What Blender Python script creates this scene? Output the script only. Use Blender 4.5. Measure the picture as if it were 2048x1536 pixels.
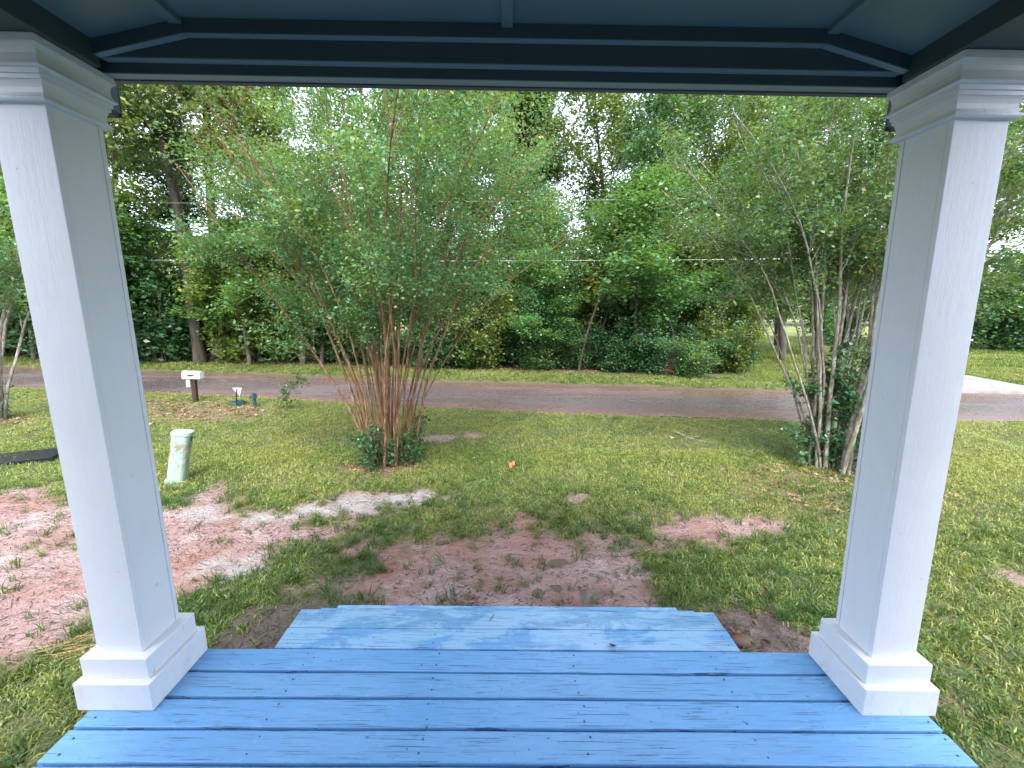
import bpy, bmesh, math, random
import numpy as np
from math import radians as RAD, sin, cos, pi

scn = bpy.context.scene
for o in list(bpy.data.objects): bpy.data.objects.remove(o)
COL = scn.collection

# ------------------------------------------------------------------ camera
cd = bpy.data.cameras.new('camera'); cam = bpy.data.objects.new('camera', cd); COL.objects.link(cam)
cd.sensor_width = 36; cd.sensor_fit = 'HORIZONTAL'
cd.lens = 36 * 788.4 / 2048
cd.shift_x = (1024 - 1021.5) / 2048
cd.shift_y = (746.8 - 768) / 2048
cd.clip_start = .05; cd.clip_end = 2000
def set_cam(loc, pitch, yaw, roll):
    from mathutils import Matrix, Vector
    p, w, r = RAD(pitch), RAD(yaw), RAD(roll)
    F = Vector((sin(w)*cos(p), cos(w)*cos(p), -sin(p))); R = Vector((cos(w), -sin(w), 0)); D = F.cross(R)
    R2 = cos(r)*R - sin(r)*D; D2 = sin(r)*R + cos(r)*D
    m = Matrix((R2, -D2, -F)).transposed().to_4x4(); m.translation = loc
    cam.matrix_world = m
set_cam((0, 0, 1.75), 9.58, .475, .794)
scn.camera = cam

# ------------------------------------------------------------------ sky, sun, exposure
SUN_EL, SUN_AZ = 57, 180          # azimuth measured from +Y (away from the porch) towards +X
W = bpy.data.worlds.new('World'); scn.world = W; W.use_nodes = True
wn = W.node_tree.nodes; wl = W.node_tree.links
bg = wn['Background']; sky = wn.new('ShaderNodeTexSky'); sky.sky_type = 'NISHITA'; sky.sun_disc = False
sky.sun_elevation = RAD(SUN_EL); sky.sun_rotation = RAD(SUN_AZ); sky.air_density = 1.0; sky.dust_density = 2.0; sky.ozone_density = 1.0
hs = wn.new('ShaderNodeHueSaturation'); hs.inputs['Saturation'].default_value = .5; hs.inputs['Value'].default_value = 1.0
wl.new(sky.outputs[0], hs.inputs['Color']); wl.new(hs.outputs[0], bg.inputs[0]); bg.inputs[1].default_value = .15
sd = bpy.data.lights.new('sun', 'SUN'); sun = bpy.data.objects.new('sun', sd); COL.objects.link(sun)
sd.energy = .6; sd.angle = RAD(20); sd.color = (1, .97, .92)
from mathutils import Vector
sdir = Vector((sin(RAD(SUN_AZ))*cos(RAD(SUN_EL)), cos(RAD(SUN_AZ))*cos(RAD(SUN_EL)), sin(RAD(SUN_EL))))
sun.rotation_euler = sdir.to_track_quat('Z', 'Y').to_euler(); sun.location = (0, 0, 30)
vs = scn.view_settings; vs.view_transform = 'Standard'; vs.look = 'None'; vs.exposure = 2.55; vs.gamma = 1; vs.use_curve_mapping = False

scn.cycles.denoising_prefilter = 'NONE'; scn.cycles.max_bounces = 6; scn.cycles.diffuse_bounces = 3; scn.cycles.glossy_bounces = 2; scn.cycles.transmission_bounces = 3; scn.cycles.caustics_reflective = False; scn.cycles.caustics_refractive = False

G = -.58      # lawn level; porch deck is z = 0

# ------------------------------------------------------------------ noise helpers (numpy)
def _h(ix, iy, s):
    n = (ix.astype(np.int64)*374761393 + iy.astype(np.int64)*668265263 + s*1274126177) & 0x7fffffff
    n = ((n ^ (n >> 13))*1103515245) & 0x7fffffff
    n = (n ^ (n >> 16)) & 0xffff
    return n/65535.
def vnoise(x, y, s=0):
    ix = np.floor(x); iy = np.floor(y); fx = x-ix; fy = y-iy
    fx = fx*fx*(3-2*fx); fy = fy*fy*(3-2*fy)
    a = _h(ix, iy, s); b = _h(ix+1, iy, s); c = _h(ix, iy+1, s); d = _h(ix+1, iy+1, s)
    return (a+(b-a)*fx)*(1-fy)+(c+(d-c)*fx)*fy
def fbm(x, y, s=0, o=4):
    t = 0; a = .5
    for i in range(o):
        t = t+a*(vnoise(x*2**i, y*2**i, s+i*7)-.5); a *= .55
    return t
def sstep(a, b, x):
    t = np.clip((x-a)/(b-a), 0, 1); return t*t*(3-2*t)
def sdist(poly, X, Y):                      # signed distance, positive inside
    P = np.array(poly); n = len(P); d = np.full(X.shape, 1e9); ins = np.zeros(X.shape, bool)
    for i in range(n):
        a = P[i]; b = P[(i+1) % n]; e = b-a; wx = X-a[0]; wy = Y-a[1]
        t = np.clip((wx*e[0]+wy*e[1])/(e@e+1e-12), 0, 1)
        d = np.minimum(d, np.hypot(wx-e[0]*t, wy-e[1]*t))
        c = ((a[1] > Y) != (b[1] > Y)) & (X < (b[0]-a[0])*(Y-a[1])/(b[1]-a[1]+1e-12)+a[0]); ins ^= c
    return np.where(ins, d, -d)

# ------------------------------------------------------------------ mesh helpers
def tag(o, label=None, cat=None, group=None, kind=None):
    if label: o['label'] = label
    if cat: o['category'] = cat
    if group: o['group'] = group
    if kind: o['kind'] = kind
    return o
def thing(name, loc, label, cat, group=None):
    o = bpy.data.objects.new(name, None); COL.objects.link(o); o.location = loc; o.empty_display_size = .1
    return tag(o, label, cat, group)
STUFF = {'branches', 'crown', 'suckers', 'foliage', 'basal_leaves', 'stems'}
def mesh_obj(name, V, F, mat, parent=None, smooth=False, attrs=None):
    """V (n,3) array, F list of faces or (m,k) array"""
    me = bpy.data.meshes.new(name); V = np.asarray(V, np.float32)
    if isinstance(F, np.ndarray):
        m, k = F.shape
        me.vertices.add(len(V)); me.vertices.foreach_set('co', V.ravel())
        me.loops.add(m*k); me.loops.foreach_set('vertex_index', F.astype(np.int32).ravel())
        me.polygons.add(m); me.polygons.foreach_set('loop_start', np.arange(0, m*k, k, dtype=np.int32))
        me.update(calc_edges=True)
    else:
        me.from_pydata([tuple(v) for v in V.tolist()], [], F); me.update()
    if smooth: me.polygons.foreach_set('use_smooth', np.ones(len(me.polygons), bool))
    for n, a in (attrs or {}).items():
        at = me.attributes.new(n, 'FLOAT', 'POINT'); at.data.foreach_set('value', np.asarray(a, np.float32))
    if mat: me.materials.append(mat)
    o = bpy.data.objects.new(name, me); COL.objects.link(o)
    if parent is not None: o.parent = parent
    if name in STUFF: o['kind'] = 'stuff'
    return o
def bm_obj(name, bm, mat, parent=None, smooth=False):
    bmesh.ops.recalc_face_normals(bm, faces=bm.faces)
    me = bpy.data.meshes.new(name); bm.to_mesh(me); bm.free()
    if smooth: me.polygons.foreach_set('use_smooth', np.ones(len(me.polygons), bool))
    if mat: me.materials.append(mat)
    o = bpy.data.objects.new(name, me); COL.objects.link(o)
    if parent is not None: o.parent = parent
    return o
def box_bm(x0, x1, y0, y1, z0, z1, bev=0, seg=2, lean=0, bm=None):
    own = bm is None
    b = bmesh.new()
    vs_ = [b.verts.new((x, y, z)) for z in (z0, z1) for y in (y0, y1) for x in (x0, x1)]
    for f in ((0,1,3,2),(4,6,7,5),(0,4,5,1),(2,3,7,6),(0,2,6,4),(1,5,7,3)): b.faces.new([vs_[i] for i in f])
    bmesh.ops.recalc_face_normals(b, faces=b.faces)
    if bev: bmesh.ops.bevel(b, geom=list(b.edges), offset=bev, segments=seg, affect='EDGES', profile=.6)
    if lean:
        for v in b.verts: v.co.x += v.co.z*lean
    if own: return b
    me = bpy.data.meshes.new('t'); b.to_mesh(me); b.free(); bm.from_mesh(me); bpy.data.meshes.remove(me)
    return bm
def box(name, x0, x1, y0, y1, z0, z1, mat, parent=None, bev=0, lean=0):
    return bm_obj(name, box_bm(x0, x1, y0, y1, z0, z1, bev, 2, lean), mat, parent)
def extrude_xz(name, prof, y0, y1, mat, parent=None):         # prism along y of an (x,z) outline
    n = len(prof); V = [(x, y0, z) for x, z in prof]+[(x, y1, z) for x, z in prof]
    F = [tuple(range(n)), tuple(range(2*n-1, n-1, -1))]+[(i, (i+1) % n, n+(i+1) % n, n+i) for i in range(n)]
    b = bmesh.new(); vv = [b.verts.new(v) for v in V]
    for f in F: b.faces.new([vv[i] for i in f])
    return bm_obj(name, b, mat, parent)
def tubes(branches, sides=6):
    """branches: list of (pts(n,3), rad(n)) -> verts, quads"""
    Vs, Fs, off = [], [], 0
    ang = np.arange(sides)*2*pi/sides
    for P, r in branches:
        P = np.asarray(P, float); r = np.asarray(r, float); n = len(P)
        T = np.gradient(P, axis=0); T /= np.linalg.norm(T, axis=1)[:, None]+1e-9
        ref = np.array([1., 0, 0]) if abs(T[0][0]) < .8 else np.array([0, 1., 0])
        U = np.cross(T, ref); U /= np.linalg.norm(U, axis=1)[:, None]+1e-9; Wv = np.cross(T, U)
        ring = P[:, None, :]+r[:, None, None]*(np.cos(ang)[None, :, None]*U[:, None, :]+np.sin(ang)[None, :, None]*Wv[:, None, :])
        Vs.append(ring.reshape(-1, 3))
        i = np.arange(n-1)[:, None]*sides; j = np.arange(sides)[None, :]; jn = (j+1) % sides
        Fs.append((np.stack([i+j, i+jn, i+sides+jn, i+sides+j], -1).reshape(-1, 4))+off); off += n*sides
    return np.concatenate(Vs), np.concatenate(Fs)
def leaves(rng, C, size, droop=.2, flat=0., width=.55, tint=None, tvar=.25):
    """one folded rhombic leaf for every centre in C"""
    n = len(C); d = rng.normal(size=(n, 3)); d[:, 2] = d[:, 2]*(1-flat)*.7-droop; d /= np.linalg.norm(d, axis=1)[:, None]
    up = rng.normal(size=(n, 3))*(.75-.45*flat); up[:, 2] += .9
    s = np.cross(d, up); s /= np.linalg.norm(s, axis=1)[:, None]+1e-9; nn = np.cross(s, d)
    L = size*(.65+.7*rng.random(n))[:, None]
    a = C-d*L*.5; b = C+s*L*width*.5+nn*L*.1-d*L*.06; c = C+d*L*.5-nn*L*.06; e = C-s*L*width*.5+nn*L*.1-d*L*.06
    V = np.stack([a, b, c, e], 1).reshape(-1, 3); F = np.arange(n*4).reshape(n, 4)
    t = (tint if tint is not None else np.full(n, .5))+rng.normal(size=n)*tvar
    return V, F, np.repeat(np.clip(t, 0, 1), 4)

# ------------------------------------------------------------------ node material helper
class NM:
    def __init__(s, name):
        s.m = bpy.data.materials.new(name); s.m.use_nodes = True; s.t = s.m.node_tree; s.t.nodes.clear()
        s.out = s.t.nodes.new('ShaderNodeOutputMaterial'); s._tc = None
    def n(s, typ, **kw):
        nd = s.t.nodes.new('ShaderNode'+typ)
        for k, v in kw.items():
            if k.startswith('_'): setattr(nd, k[1:], v)
            else: s.set(nd, k, v)
        return nd
    def set(s, nd, k, v):
        i = nd.inputs[int(k[1:])] if k[0] == 'i' and k[1:].isdigit() else nd.inputs[k.replace('__', ' ')]
        if hasattr(v, 'is_linked') or isinstance(v, bpy.types.NodeSocket): s.t.links.new(v, i)
        elif isinstance(v, bpy.types.Node): s.t.links.new(v.outputs[0], i)
        else: i.default_value = v
    def pos(s): return s.n('NewGeometry').outputs['Position']
    def obj(s): return s.n('TexCoord').outputs['Object']
    def map(s, vec, sc, loc=(0, 0, 0)): return s.n('Mapping', Vector=vec, Scale=sc, Location=loc).outputs[0]
    def noise(s, vec, scale, detail=4, rough=.55, dist=0): return s.n('TexNoise', Vector=vec, Scale=scale, Detail=detail, Roughness=rough, Distortion=dist).outputs['Fac']
    def ramp(s, fac, stops, interp='LINEAR'):
        r = s.n('ValToRGB', Fac=fac); cr = r.color_ramp; cr.interpolation = interp
        while len(cr.elements) < len(stops): cr.elements.new(.5)
        for e, (p, c) in zip(cr.elements, stops):
            e.position = p; e.color = (c, c, c, 1) if isinstance(c, (int, float)) else tuple(c)+(1,)
        return r.outputs[0]
    def mix(s, f, a, b, mode='MIX'):
        m = s.n('MixRGB', _blend_type=mode, Fac=f)
        for k, v in (('Color1', a), ('Color2', b)):
            s.set(m, k, tuple(v)+(1,) if isinstance(v, tuple) and len(v) == 3 else v)
        return m.outputs[0]
    def math(s, op, a, b=0.): return s.n('Math', _operation=op, i0=a, i1=b).outputs[0]
    def attr(s, name): return s.n('Attribute', _attribute_name=name).outputs['Fac']
    def bump(s, h, st=.3, dist=.01): return s.n('Bump', Height=h, Strength=st, Distance=dist).outputs[0]
    def pbr(s, col, rough=.6, normal=None, spec=.5, metal=0.):
        b = s.n('BsdfPrincipled')
        s.set(b, 'Base__Color', tuple(col)+(1,) if isinstance(col, tuple) else col); s.set(b, 'Roughness', rough)
        b.inputs['Specular IOR Level'].default_value = spec; b.inputs['Metallic'].default_value = metal
        if normal is not None: s.set(b, 'Normal', normal)
        s.t.links.new(b.outputs[0], s.out.inputs[0]); return s.m

def mat_leaf(name, dark, mid, light, trans=.35, rough=.42):
    s = NM(name); c = s.ramp(s.attr('tint'), [(0, dark), (.5, mid), (1, light)])
    rnd = s.n('ObjectInfo').outputs['Random']
    c = s.n('HueSaturation', Color=c, Hue=s.math('ADD', s.math('MULTIPLY', rnd, .03), .485), Saturation=1., Value=s.math('ADD', s.math('MULTIPLY', rnd, .4), .8)).outputs[0]
    b = s.n('BsdfPrincipled', Roughness=rough); s.set(b, 'Base__Color', c); b.inputs['Specular IOR Level'].default_value = .5
    t = s.n('BsdfTranslucent', Color=s.mix(.6, c, (.3, .42, .04), 'MIX'))
    mx = s.n('MixShader', Fac=trans, i1=b.outputs[0], i2=t.outputs[0]); s.t.links.new(mx.outputs[0], s.out.inputs[0]); return s.m
def mat_bark(name, a, b, c, scale=14, stretch=.15):
    s = NM(name); v = s.map(s.pos(), (1, 1, stretch)); n = s.noise(v, scale, 5, .65)
    n2 = s.noise(s.pos(), 3.5, 3)
    col = s.ramp(n, [(.3, a), (.5, b), (.7, c)]); col = s.mix(s.math('MULTIPLY', n2, .5), col, b)
    return s.pbr(col, .75, s.bump(n, .6, .02), .3)

# paints
def mat_white():
    s = NM('white_paint'); p = s.obj()
    n = s.noise(p, 2.2, 4); f = s.noise(s.map(p, (1, 1, .35)), 55, 2)
    sc = s.ramp(s.noise(s.map(p, (1, 1, .5)), 9, 6, .7), [(.69, 0), (.735, 1)]); scm = s.ramp(s.noise(p, 1.7, 2), [(.5, 0), (.6, 1)])
    col = s.mix(n, (.66, .68, .74), (.73, .74, .79)); col = s.mix(s.math('MULTIPLY', s.math('MULTIPLY', sc, scm), .4), col, (.32, .31, .34))
    brush = s.noise(s.map(p, (70, 70, 1.2)), 1.5, 4, .6); dirt = s.ramp(s.noise(s.map(p, (1, 1, .4)), 4.5, 6, .7, .5), [(.5, 0), (.75, .22)])
    z_ = s.n('SeparateXYZ', Vector=p).outputs[2]; splash = s.math('MULTIPLY', s.ramp(z_, [(.0, 1.), (.22, 0.)]), s.ramp(s.noise(p, 11, 8, .8, .6), [(.54, 0), (.72, .45)]))
    pits = s.ramp(s.noise(s.map(p, (1, 1, .7)), 26, 3, .6), [(.73, 0), (.76, .45)])
    col = s.mix(dirt, col, (.50, .49, .49)); col = s.mix(splash, col, (.34, .27, .23)); col = s.mix(pits, col, (.28, .28, .31))
    h = s.math('ADD', s.math('ADD', s.math('MULTIPLY', f, .5), s.math('MULTIPLY', brush, .45)), s.math('SUBTRACT', s.math('MULTIPLY', n, 1.5), pits))
    return s.pbr(col, s.ramp(n, [(.3, .30), (.7, .42)]), s.bump(h, .4, .005), .5)
def mat_deck(name='blue_deck_paint', wet=0.):
    s = NM(name); p = s.obj()
    grain = s.noise(s.map(p, (2.2, 40, 10)), 3, 6, .65, .6)
    crk = s.noise(s.map(p, (1.8, 85, 8)), 2.2, 4, .6, .4)
    crk = s.ramp(crk, [(.60, 0), (.63, 1)])
    dots = s.ramp(s.noise(s.map(p, (16, 22, 16)), 2.2, 3, .6), [(.68, 0), (.72, 1)])
    big = s.noise(p, 1.6, 4, .6, .4)
    knot = s.ramp(s.noise(s.map(p, (3, 9, 3), (3.1, 1.7, 0)), 2.0, 5, .7, 1.2), [(.70, 0), (.72, 1), (.76, 0)])
    col = s.mix(big, (.125, .315, .57), (.185, .40, .665))
    rv = s.n('ObjectInfo').outputs['Random']; col = s.n('HueSaturation', Color=col, Hue=s.math('ADD', s.math('MULTIPLY', rv, .012), .494), Saturation=s.math('ADD', s.math('MULTIPLY', rv, .12), .92), Value=s.math('ADD', s.math('MULTIPLY', rv, .22), .9)).outputs[0]
    col = s.mix(s.ramp(grain, [(.35, .35), (.6, 0)]), col, (.10, .24, .48))
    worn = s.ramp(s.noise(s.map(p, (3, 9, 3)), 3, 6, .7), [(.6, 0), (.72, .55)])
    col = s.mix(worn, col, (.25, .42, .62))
    if wet: col = s.mix(s.ramp(s.noise(s.map(p, (1.3, 3.5, 1), (2, 5, 0)), 2.4, 6, .7, .6), [(.46, 0), (.54, .6)]), col, (.36, .56, .74))  # pale patches paint the sheen of the water film into the colour
    dk = s.math('MAXIMUM', s.math('MAXIMUM', s.math('MULTIPLY', crk, .68), s.math('MULTIPLY', dots, .75)), s.math('MULTIPLY', knot, .7))
    col = s.mix(dk, col, (.03, .06, .11))
    if wet:
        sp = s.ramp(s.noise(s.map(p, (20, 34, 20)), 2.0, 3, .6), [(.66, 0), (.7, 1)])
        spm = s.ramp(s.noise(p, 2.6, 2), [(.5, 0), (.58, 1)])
        col = s.mix(s.math('MULTIPLY', s.math('MULTIPLY', sp, spm), .7), col, (.60, .64, .56))  # pale specks paint sky glints off the water into the colour
    wetn = s.noise(s.map(p, (1, 2.2, 1)), 2.6, 4, .6, .8)
    rough = s.ramp(wetn, [(.40, .34-.12*wet), (.50-.06*wet, .06 if wet else .14)])
    h = s.math('SUBTRACT', s.math('MULTIPLY', grain, .35), s.math('MULTIPLY', dk, 1.2))
    return s.pbr(col, rough, s.bump(h, .45, .004), .5)
def mat_plain(name, c, rough=.5, var=.15, scale=6, bump=.15, spec=.5, metal=0.):
    s = NM(name); n = s.noise(s.pos(), scale, 5, .6); n2 = s.noise(s.pos(), scale*9, 3)
    col = s.mix(n, tuple(x*(1-var) for x in c), tuple(min(1, x*(1+var)) for x in c))
    return s.pbr(col, rough, s.bump(n2, bump, .004), spec, metal)
M = {}
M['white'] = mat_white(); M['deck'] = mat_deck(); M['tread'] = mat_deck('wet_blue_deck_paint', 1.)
M['ceil'] = mat_plain('slate_ceiling_paint', (.12, .195, .215), .38, .14, 2.5, .3)
M['strip'] = mat_plain('lit_underside_slate_paint', (.22, .30, .33), .4, .1, 5)  # paler than the beam paint: light caught on board undersides, put into colour
M['beam'] = mat_plain('slate_beam_paint', (.045, .072, .08), .42, .15, 4)
M['gutter'] = mat_plain('dark_gutter_paint', (.05, .075, .095), .4, .15, 4)
M['roof'] = mat_plain('roof_felt', (.05, .05, .055), .9)
M['joist'] = mat_plain('dark_damp_wood', (.06, .04, .03), .8, .3, 12, .4)
M['post'] = mat_bark('mailbox_post_wood', (.025, .014, .01), (.05, .028, .02), (.08, .05, .036))
M['mailbox'] = mat_plain('mailbox_white_enamel', (.62, .66, .68), .35, .08, 8)
M['black'] = mat_plain('black_plastic', (.012, .013, .016), .35, .2)
M['teal'] = mat_plain('dark_teal_enamel', (.02, .055, .075), .4, .2)
M['signw'] = mat_plain('sign_white', (.72, .74, .74), .5, .05)
M['orange'] = mat_plain('orange_plastic', (.85, .16, .06), .4, .2, 30)
M['stone'] = mat_plain('red_clay_stone', (.11, .06, .045), .6, .4, 14, .5)
M['cable'] = mat_plain('pale_cable', (.55, .57, .58), .5, .05)
M['pole'] = mat_bark('pole_wood', (.06, .045, .035), (.11, .085, .07), (.17, .14, .12))
M['deadleaf'] = mat_plain('dead_leaf', (.05, .03, .025), .7, .4, 20)
M['twig'] = mat_plain('twig_bark', (.035, .025, .02), .8, .3, 20)
M['straw'] = mat_plain('straw', (.38, .27, .12), .7, .3, 20)
M['lf_crape'] = mat_leaf('crape_leaf', (.045, .14, .065), (.095, .245, .10), (.24, .30, .07), .36, .22)
M['lf_crape2'] = mat_leaf('crape_leaf_pale', (.05, .15, .07), (.105, .26, .115), (.27, .30, .07), .36, .22)
M['lf_dark'] = mat_leaf('dark_leaf', (.018, .066, .03), (.042, .13, .054), (.10, .19, .06), .24, .24)
M['lf_mid'] = mat_leaf('mid_leaf', (.028, .09, .035), (.06, .165, .055), (.17, .25, .06), .33, .28)
M['lf_maple'] = mat_leaf('bright_leaf', (.03, .105, .04), (.07, .20, .065), (.17, .31, .08), .34, .28)
M['lf_yel'] = mat_leaf('yellow_green_leaf', (.045, .10, .022), (.10, .165, .032), (.22, .23, .04), .24, .45)
M['lf_far'] = mat_leaf('far_leaf', (.02, .055, .02), (.04, .10, .03), (.08, .14, .035), .3, .5)
M['needle'] = mat_leaf('pine_needle', (.015, .045, .018), (.03, .075, .025), (.06, .10, .03), .2, .5)
M['bk_crape'] = mat_bark('crape_bark', (.07, .035, .018), (.19, .098, .05), (.42, .33, .25), 30, .1)
M['bk_lichen'] = mat_bark('lichen_bark', (.09, .065, .045), (.24, .21, .17), (.56, .56, .52), 22, .35)
M['bk_dark'] = mat_bark('dark_bark', (.02, .015, .012), (.045, .035, .028), (.09, .075, .06), 9, .2)
M['bk_grey'] = mat_bark('grey_bark', (.04, .032, .026), (.085, .07, .055), (.15, .13, .11), 9, .2)

# ================================================================== GROUND
ROAD_NEAR = [(-60, 14.2), (-30, 12.0), (-18, 11.0), (-12.9, 10.5), (-9.6, 10.25), (-6.75, 9.8), (-3.87, 9.4), (.1, 8.72), (3.1, 8.36), (6.4, 8.28), (10.1, 8.36), (14, 8.3), (30, 7.6), (60, 6.0)]
ROAD_FAR = [(-60, 18.0), (-30, 15.6), (-18, 14.1), (-12.8, 13.7), (-8.7, 13.35), (-2.83, 12.5), (4.42, 11.95), (8.8, 11.52), (13.8, 11.5), (20, 11.2), (30, 10.6), (60, 9.0)]
def yn(x): return np.interp(x, *np.array(ROAD_NEAR).T)
def yf(x): return np.interp(x, *np.array(ROAD_FAR).T)
MUD = {
 'A': [(-6.56,4.55),(-6.06,4.74),(-5.25,4.41),(-3.85,4.16),(-3.44,4.28),(-2.60,4.23),(-2.26,4.48),(-1.84,4.65),(-0.72,4.75),(-0.70,4.59),(-1.14,4.38),(-1.66,4.17),(-2.03,4.00),(-1.66,3.89),(-1.76,3.63),(-2.02,3.46),(-2.08,3.17),(-2.30,3.10),(-2.44,2.83),(-2.67,2.72),(-3.11,2.67),(-2.95,2.38),(-3.19,2.17),(-3.6,2.1),(-6.5,2.4),(-9,3.6)],
 'B': [(-1.13,2.3),(-1.12,3.18),(-0.96,3.44),(-0.71,3.65),(-0.26,3.70),(0.16,4.04),(0.42,3.85),(0.79,3.58),(1.10,3.43),(1.15,3.14),(1.12,2.3)],
 'C': [(1.58,4.05),(2.07,4.07),(2.24,3.97),(2.91,3.99),(2.68,3.72),(2.16,3.61),(1.67,3.64)],
 'E1': [(-0.86,3.60),(-0.68,3.74),(-0.39,3.76),(-0.41,3.65),(-0.69,3.55)],
 'F': [(2.51,3.37),(2.53,3.23),(2.44,3.17),(2.42,3.31)],
 'G1': [(-1.79,3.59),(-1.28,3.68),(-1.30,3.47),(-1.48,3.32),(-1.75,3.39)],
 'G2': [(-1.87,3.11),(-1.70,3.11),(-1.65,3.01),(-1.82,3.01)],
 'H': [(-1.76,6.92),(-0.50,7.02),(-0.48,6.79),(-1.70,6.64)],
 'R1': [(2.78,2.16),(2.94,2.07),(2.81,1.99),(2.66,2.02)]}
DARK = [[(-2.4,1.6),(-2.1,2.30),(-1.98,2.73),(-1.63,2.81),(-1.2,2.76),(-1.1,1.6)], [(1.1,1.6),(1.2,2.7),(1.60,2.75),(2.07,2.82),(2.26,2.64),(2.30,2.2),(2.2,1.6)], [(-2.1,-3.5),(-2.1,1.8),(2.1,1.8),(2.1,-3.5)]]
SAND = [[(-3.55,4.13),(-2.60,4.23),(-2.24,4.45),(-1.83,4.63),(-0.72,4.73),(-0.75,4.56),(-1.20,4.37),(-1.67,4.20),(-2.17,4.05),(-2.86,3.94)],
        [(-2.67,3.30),(-2.35,3.46),(-2.12,3.38),(-2.06,3.14),(-2.24,2.95),(-2.46,2.86)]]
LITTER = [(-8.71,9.30),(-7.04,9.13),(-5.26,8.72),(-4.71,8.05),(-5.22,7.6),(-6.71,7.6),(-7.6,7.9)]
CRAPES = [(-1.78, 5.72), (5.01, 5.71), (-10.0, 7.55)]
PUDS = [[(.38,3.40),(.57,3.44),(.63,3.36),(.50,3.27),(.38,3.30)], [(.21,3.00),(.32,3.02),(.35,2.92),(.29,2.87),(.21,2.91)], [(.37,3.07),(.50,3.07),(.51,2.98),(.42,2.94)], [(.60,3.01),(.78,3.04),(.80,2.84),(.60,2.78)], [(-.80,3.62),(-.66,3.71),(-.44,3.73),(-.46,3.67),(-.66,3.58)]]
def masks(X, Y):
    w1 = fbm(X*1.7, Y*1.7, 3)*.5+fbm(X*6, Y*6, 11)*.55
    mud = np.zeros_like(X)
    for kk, p in MUD.items(): mud = np.maximum(mud, sstep(-.16, .16, sdist(p, X, Y)+w1+(.10 if kk in 'BC' else 0)))
    spots = sstep(.20, .27, fbm(X*1.1+9, Y*1.1, 77))*((Y < 5.2) & (Y > 1.0) & (abs(X) < 8))*.8
    mud = np.maximum(mud, spots)
    sand = np.zeros_like(X)
    for p in SAND: sand = np.maximum(sand, sstep(-.10, .15, sdist(p, X, Y)+w1*.8))
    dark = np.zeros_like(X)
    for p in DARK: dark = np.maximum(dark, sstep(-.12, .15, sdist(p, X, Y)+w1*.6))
    lit = sstep(-.5, .5, sdist(LITTER, X, Y)+w1*1.4)
    for cx, cy in CRAPES: lit = np.maximum(lit, sstep(.75, .25, np.hypot((X-cx)*.8, Y-cy+.1)+w1*.5))
    lit = np.maximum(lit, .75*sstep(1.5, .6, np.hypot((X-4.4)*.8, (Y-4.95)*1.3)+w1*.8))
    lit = np.maximum(lit, sstep(13.7, 15.0, Y-.0*X+(w1*1.5))*sstep(20.5, 18, Y)*sstep(11, 8.5, X))     # woodland floor
    return mud, sand, dark, lit
def ground_h(X, Y, mud=None, dark=None):
    if mud is None: mud, _, dark, _ = masks(X, Y)
    h = G+fbm(X*.35, Y*.35, 5)*.10*sstep(1.5, 5, Y)+fbm(X*2.2, Y*2.2, 21)*.03
    h = h-mud*.012+mud*(fbm(X*5, Y*5, 31)*.055+fbm(X*14, Y*14, 41)*.035)
    for p in PUDS: pm = sstep(-.07, .04, sdist(p, X, Y)); h = h*(1-pm)+(G-.045)*pm
    r = sstep(-.25, .12, np.minimum(Y-yn(X), yf(X)-Y)); h = h*(1-r)+(G-.05)*r
    d = np.hypot(X-9.75, (Y-7.1)*.9); h = h-.12*sstep(.9, .2, d)
    h = h+sstep(24, 120, Y)*1.5
    return h
xs = np.concatenate([[-500, -300, -180, -110, -70, -48, -36, -28, -23, -20, -18, -16.5, -15.2], np.arange(-14, -6.5, .14), np.arange(-6.5, 6.5, .05), np.arange(6.5, 14, .14), [14.3, 15, 16, 17, 18.5, 20, 23, 28, 36, 48, 70, 110, 180, 300, 500]])
ys = np.concatenate([[-400, -200, -80, -30, -12, -5, -2, 0, 1.0], np.arange(1.4, 6.2, .05), np.arange(6.2, 14, .14), [14.2, 14.6, 15, 15.6, 16.2, 17, 18, 19, 20, 21.5, 23, 26, 30, 36, 45, 60, 90, 140, 220, 350, 600]])
XX, YY = np.meshgrid(xs, ys); gm = masks(XX, YY)
ZZ = ground_h(XX, YY, gm[0], gm[2]); ny, nx = XX.shape
i = (np.arange(ny-1)[:, None]*nx+np.arange(nx-1)[None, :]).ravel()
GF = np.stack([i, i+1, i+1+nx, i+nx], 1)
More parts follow.
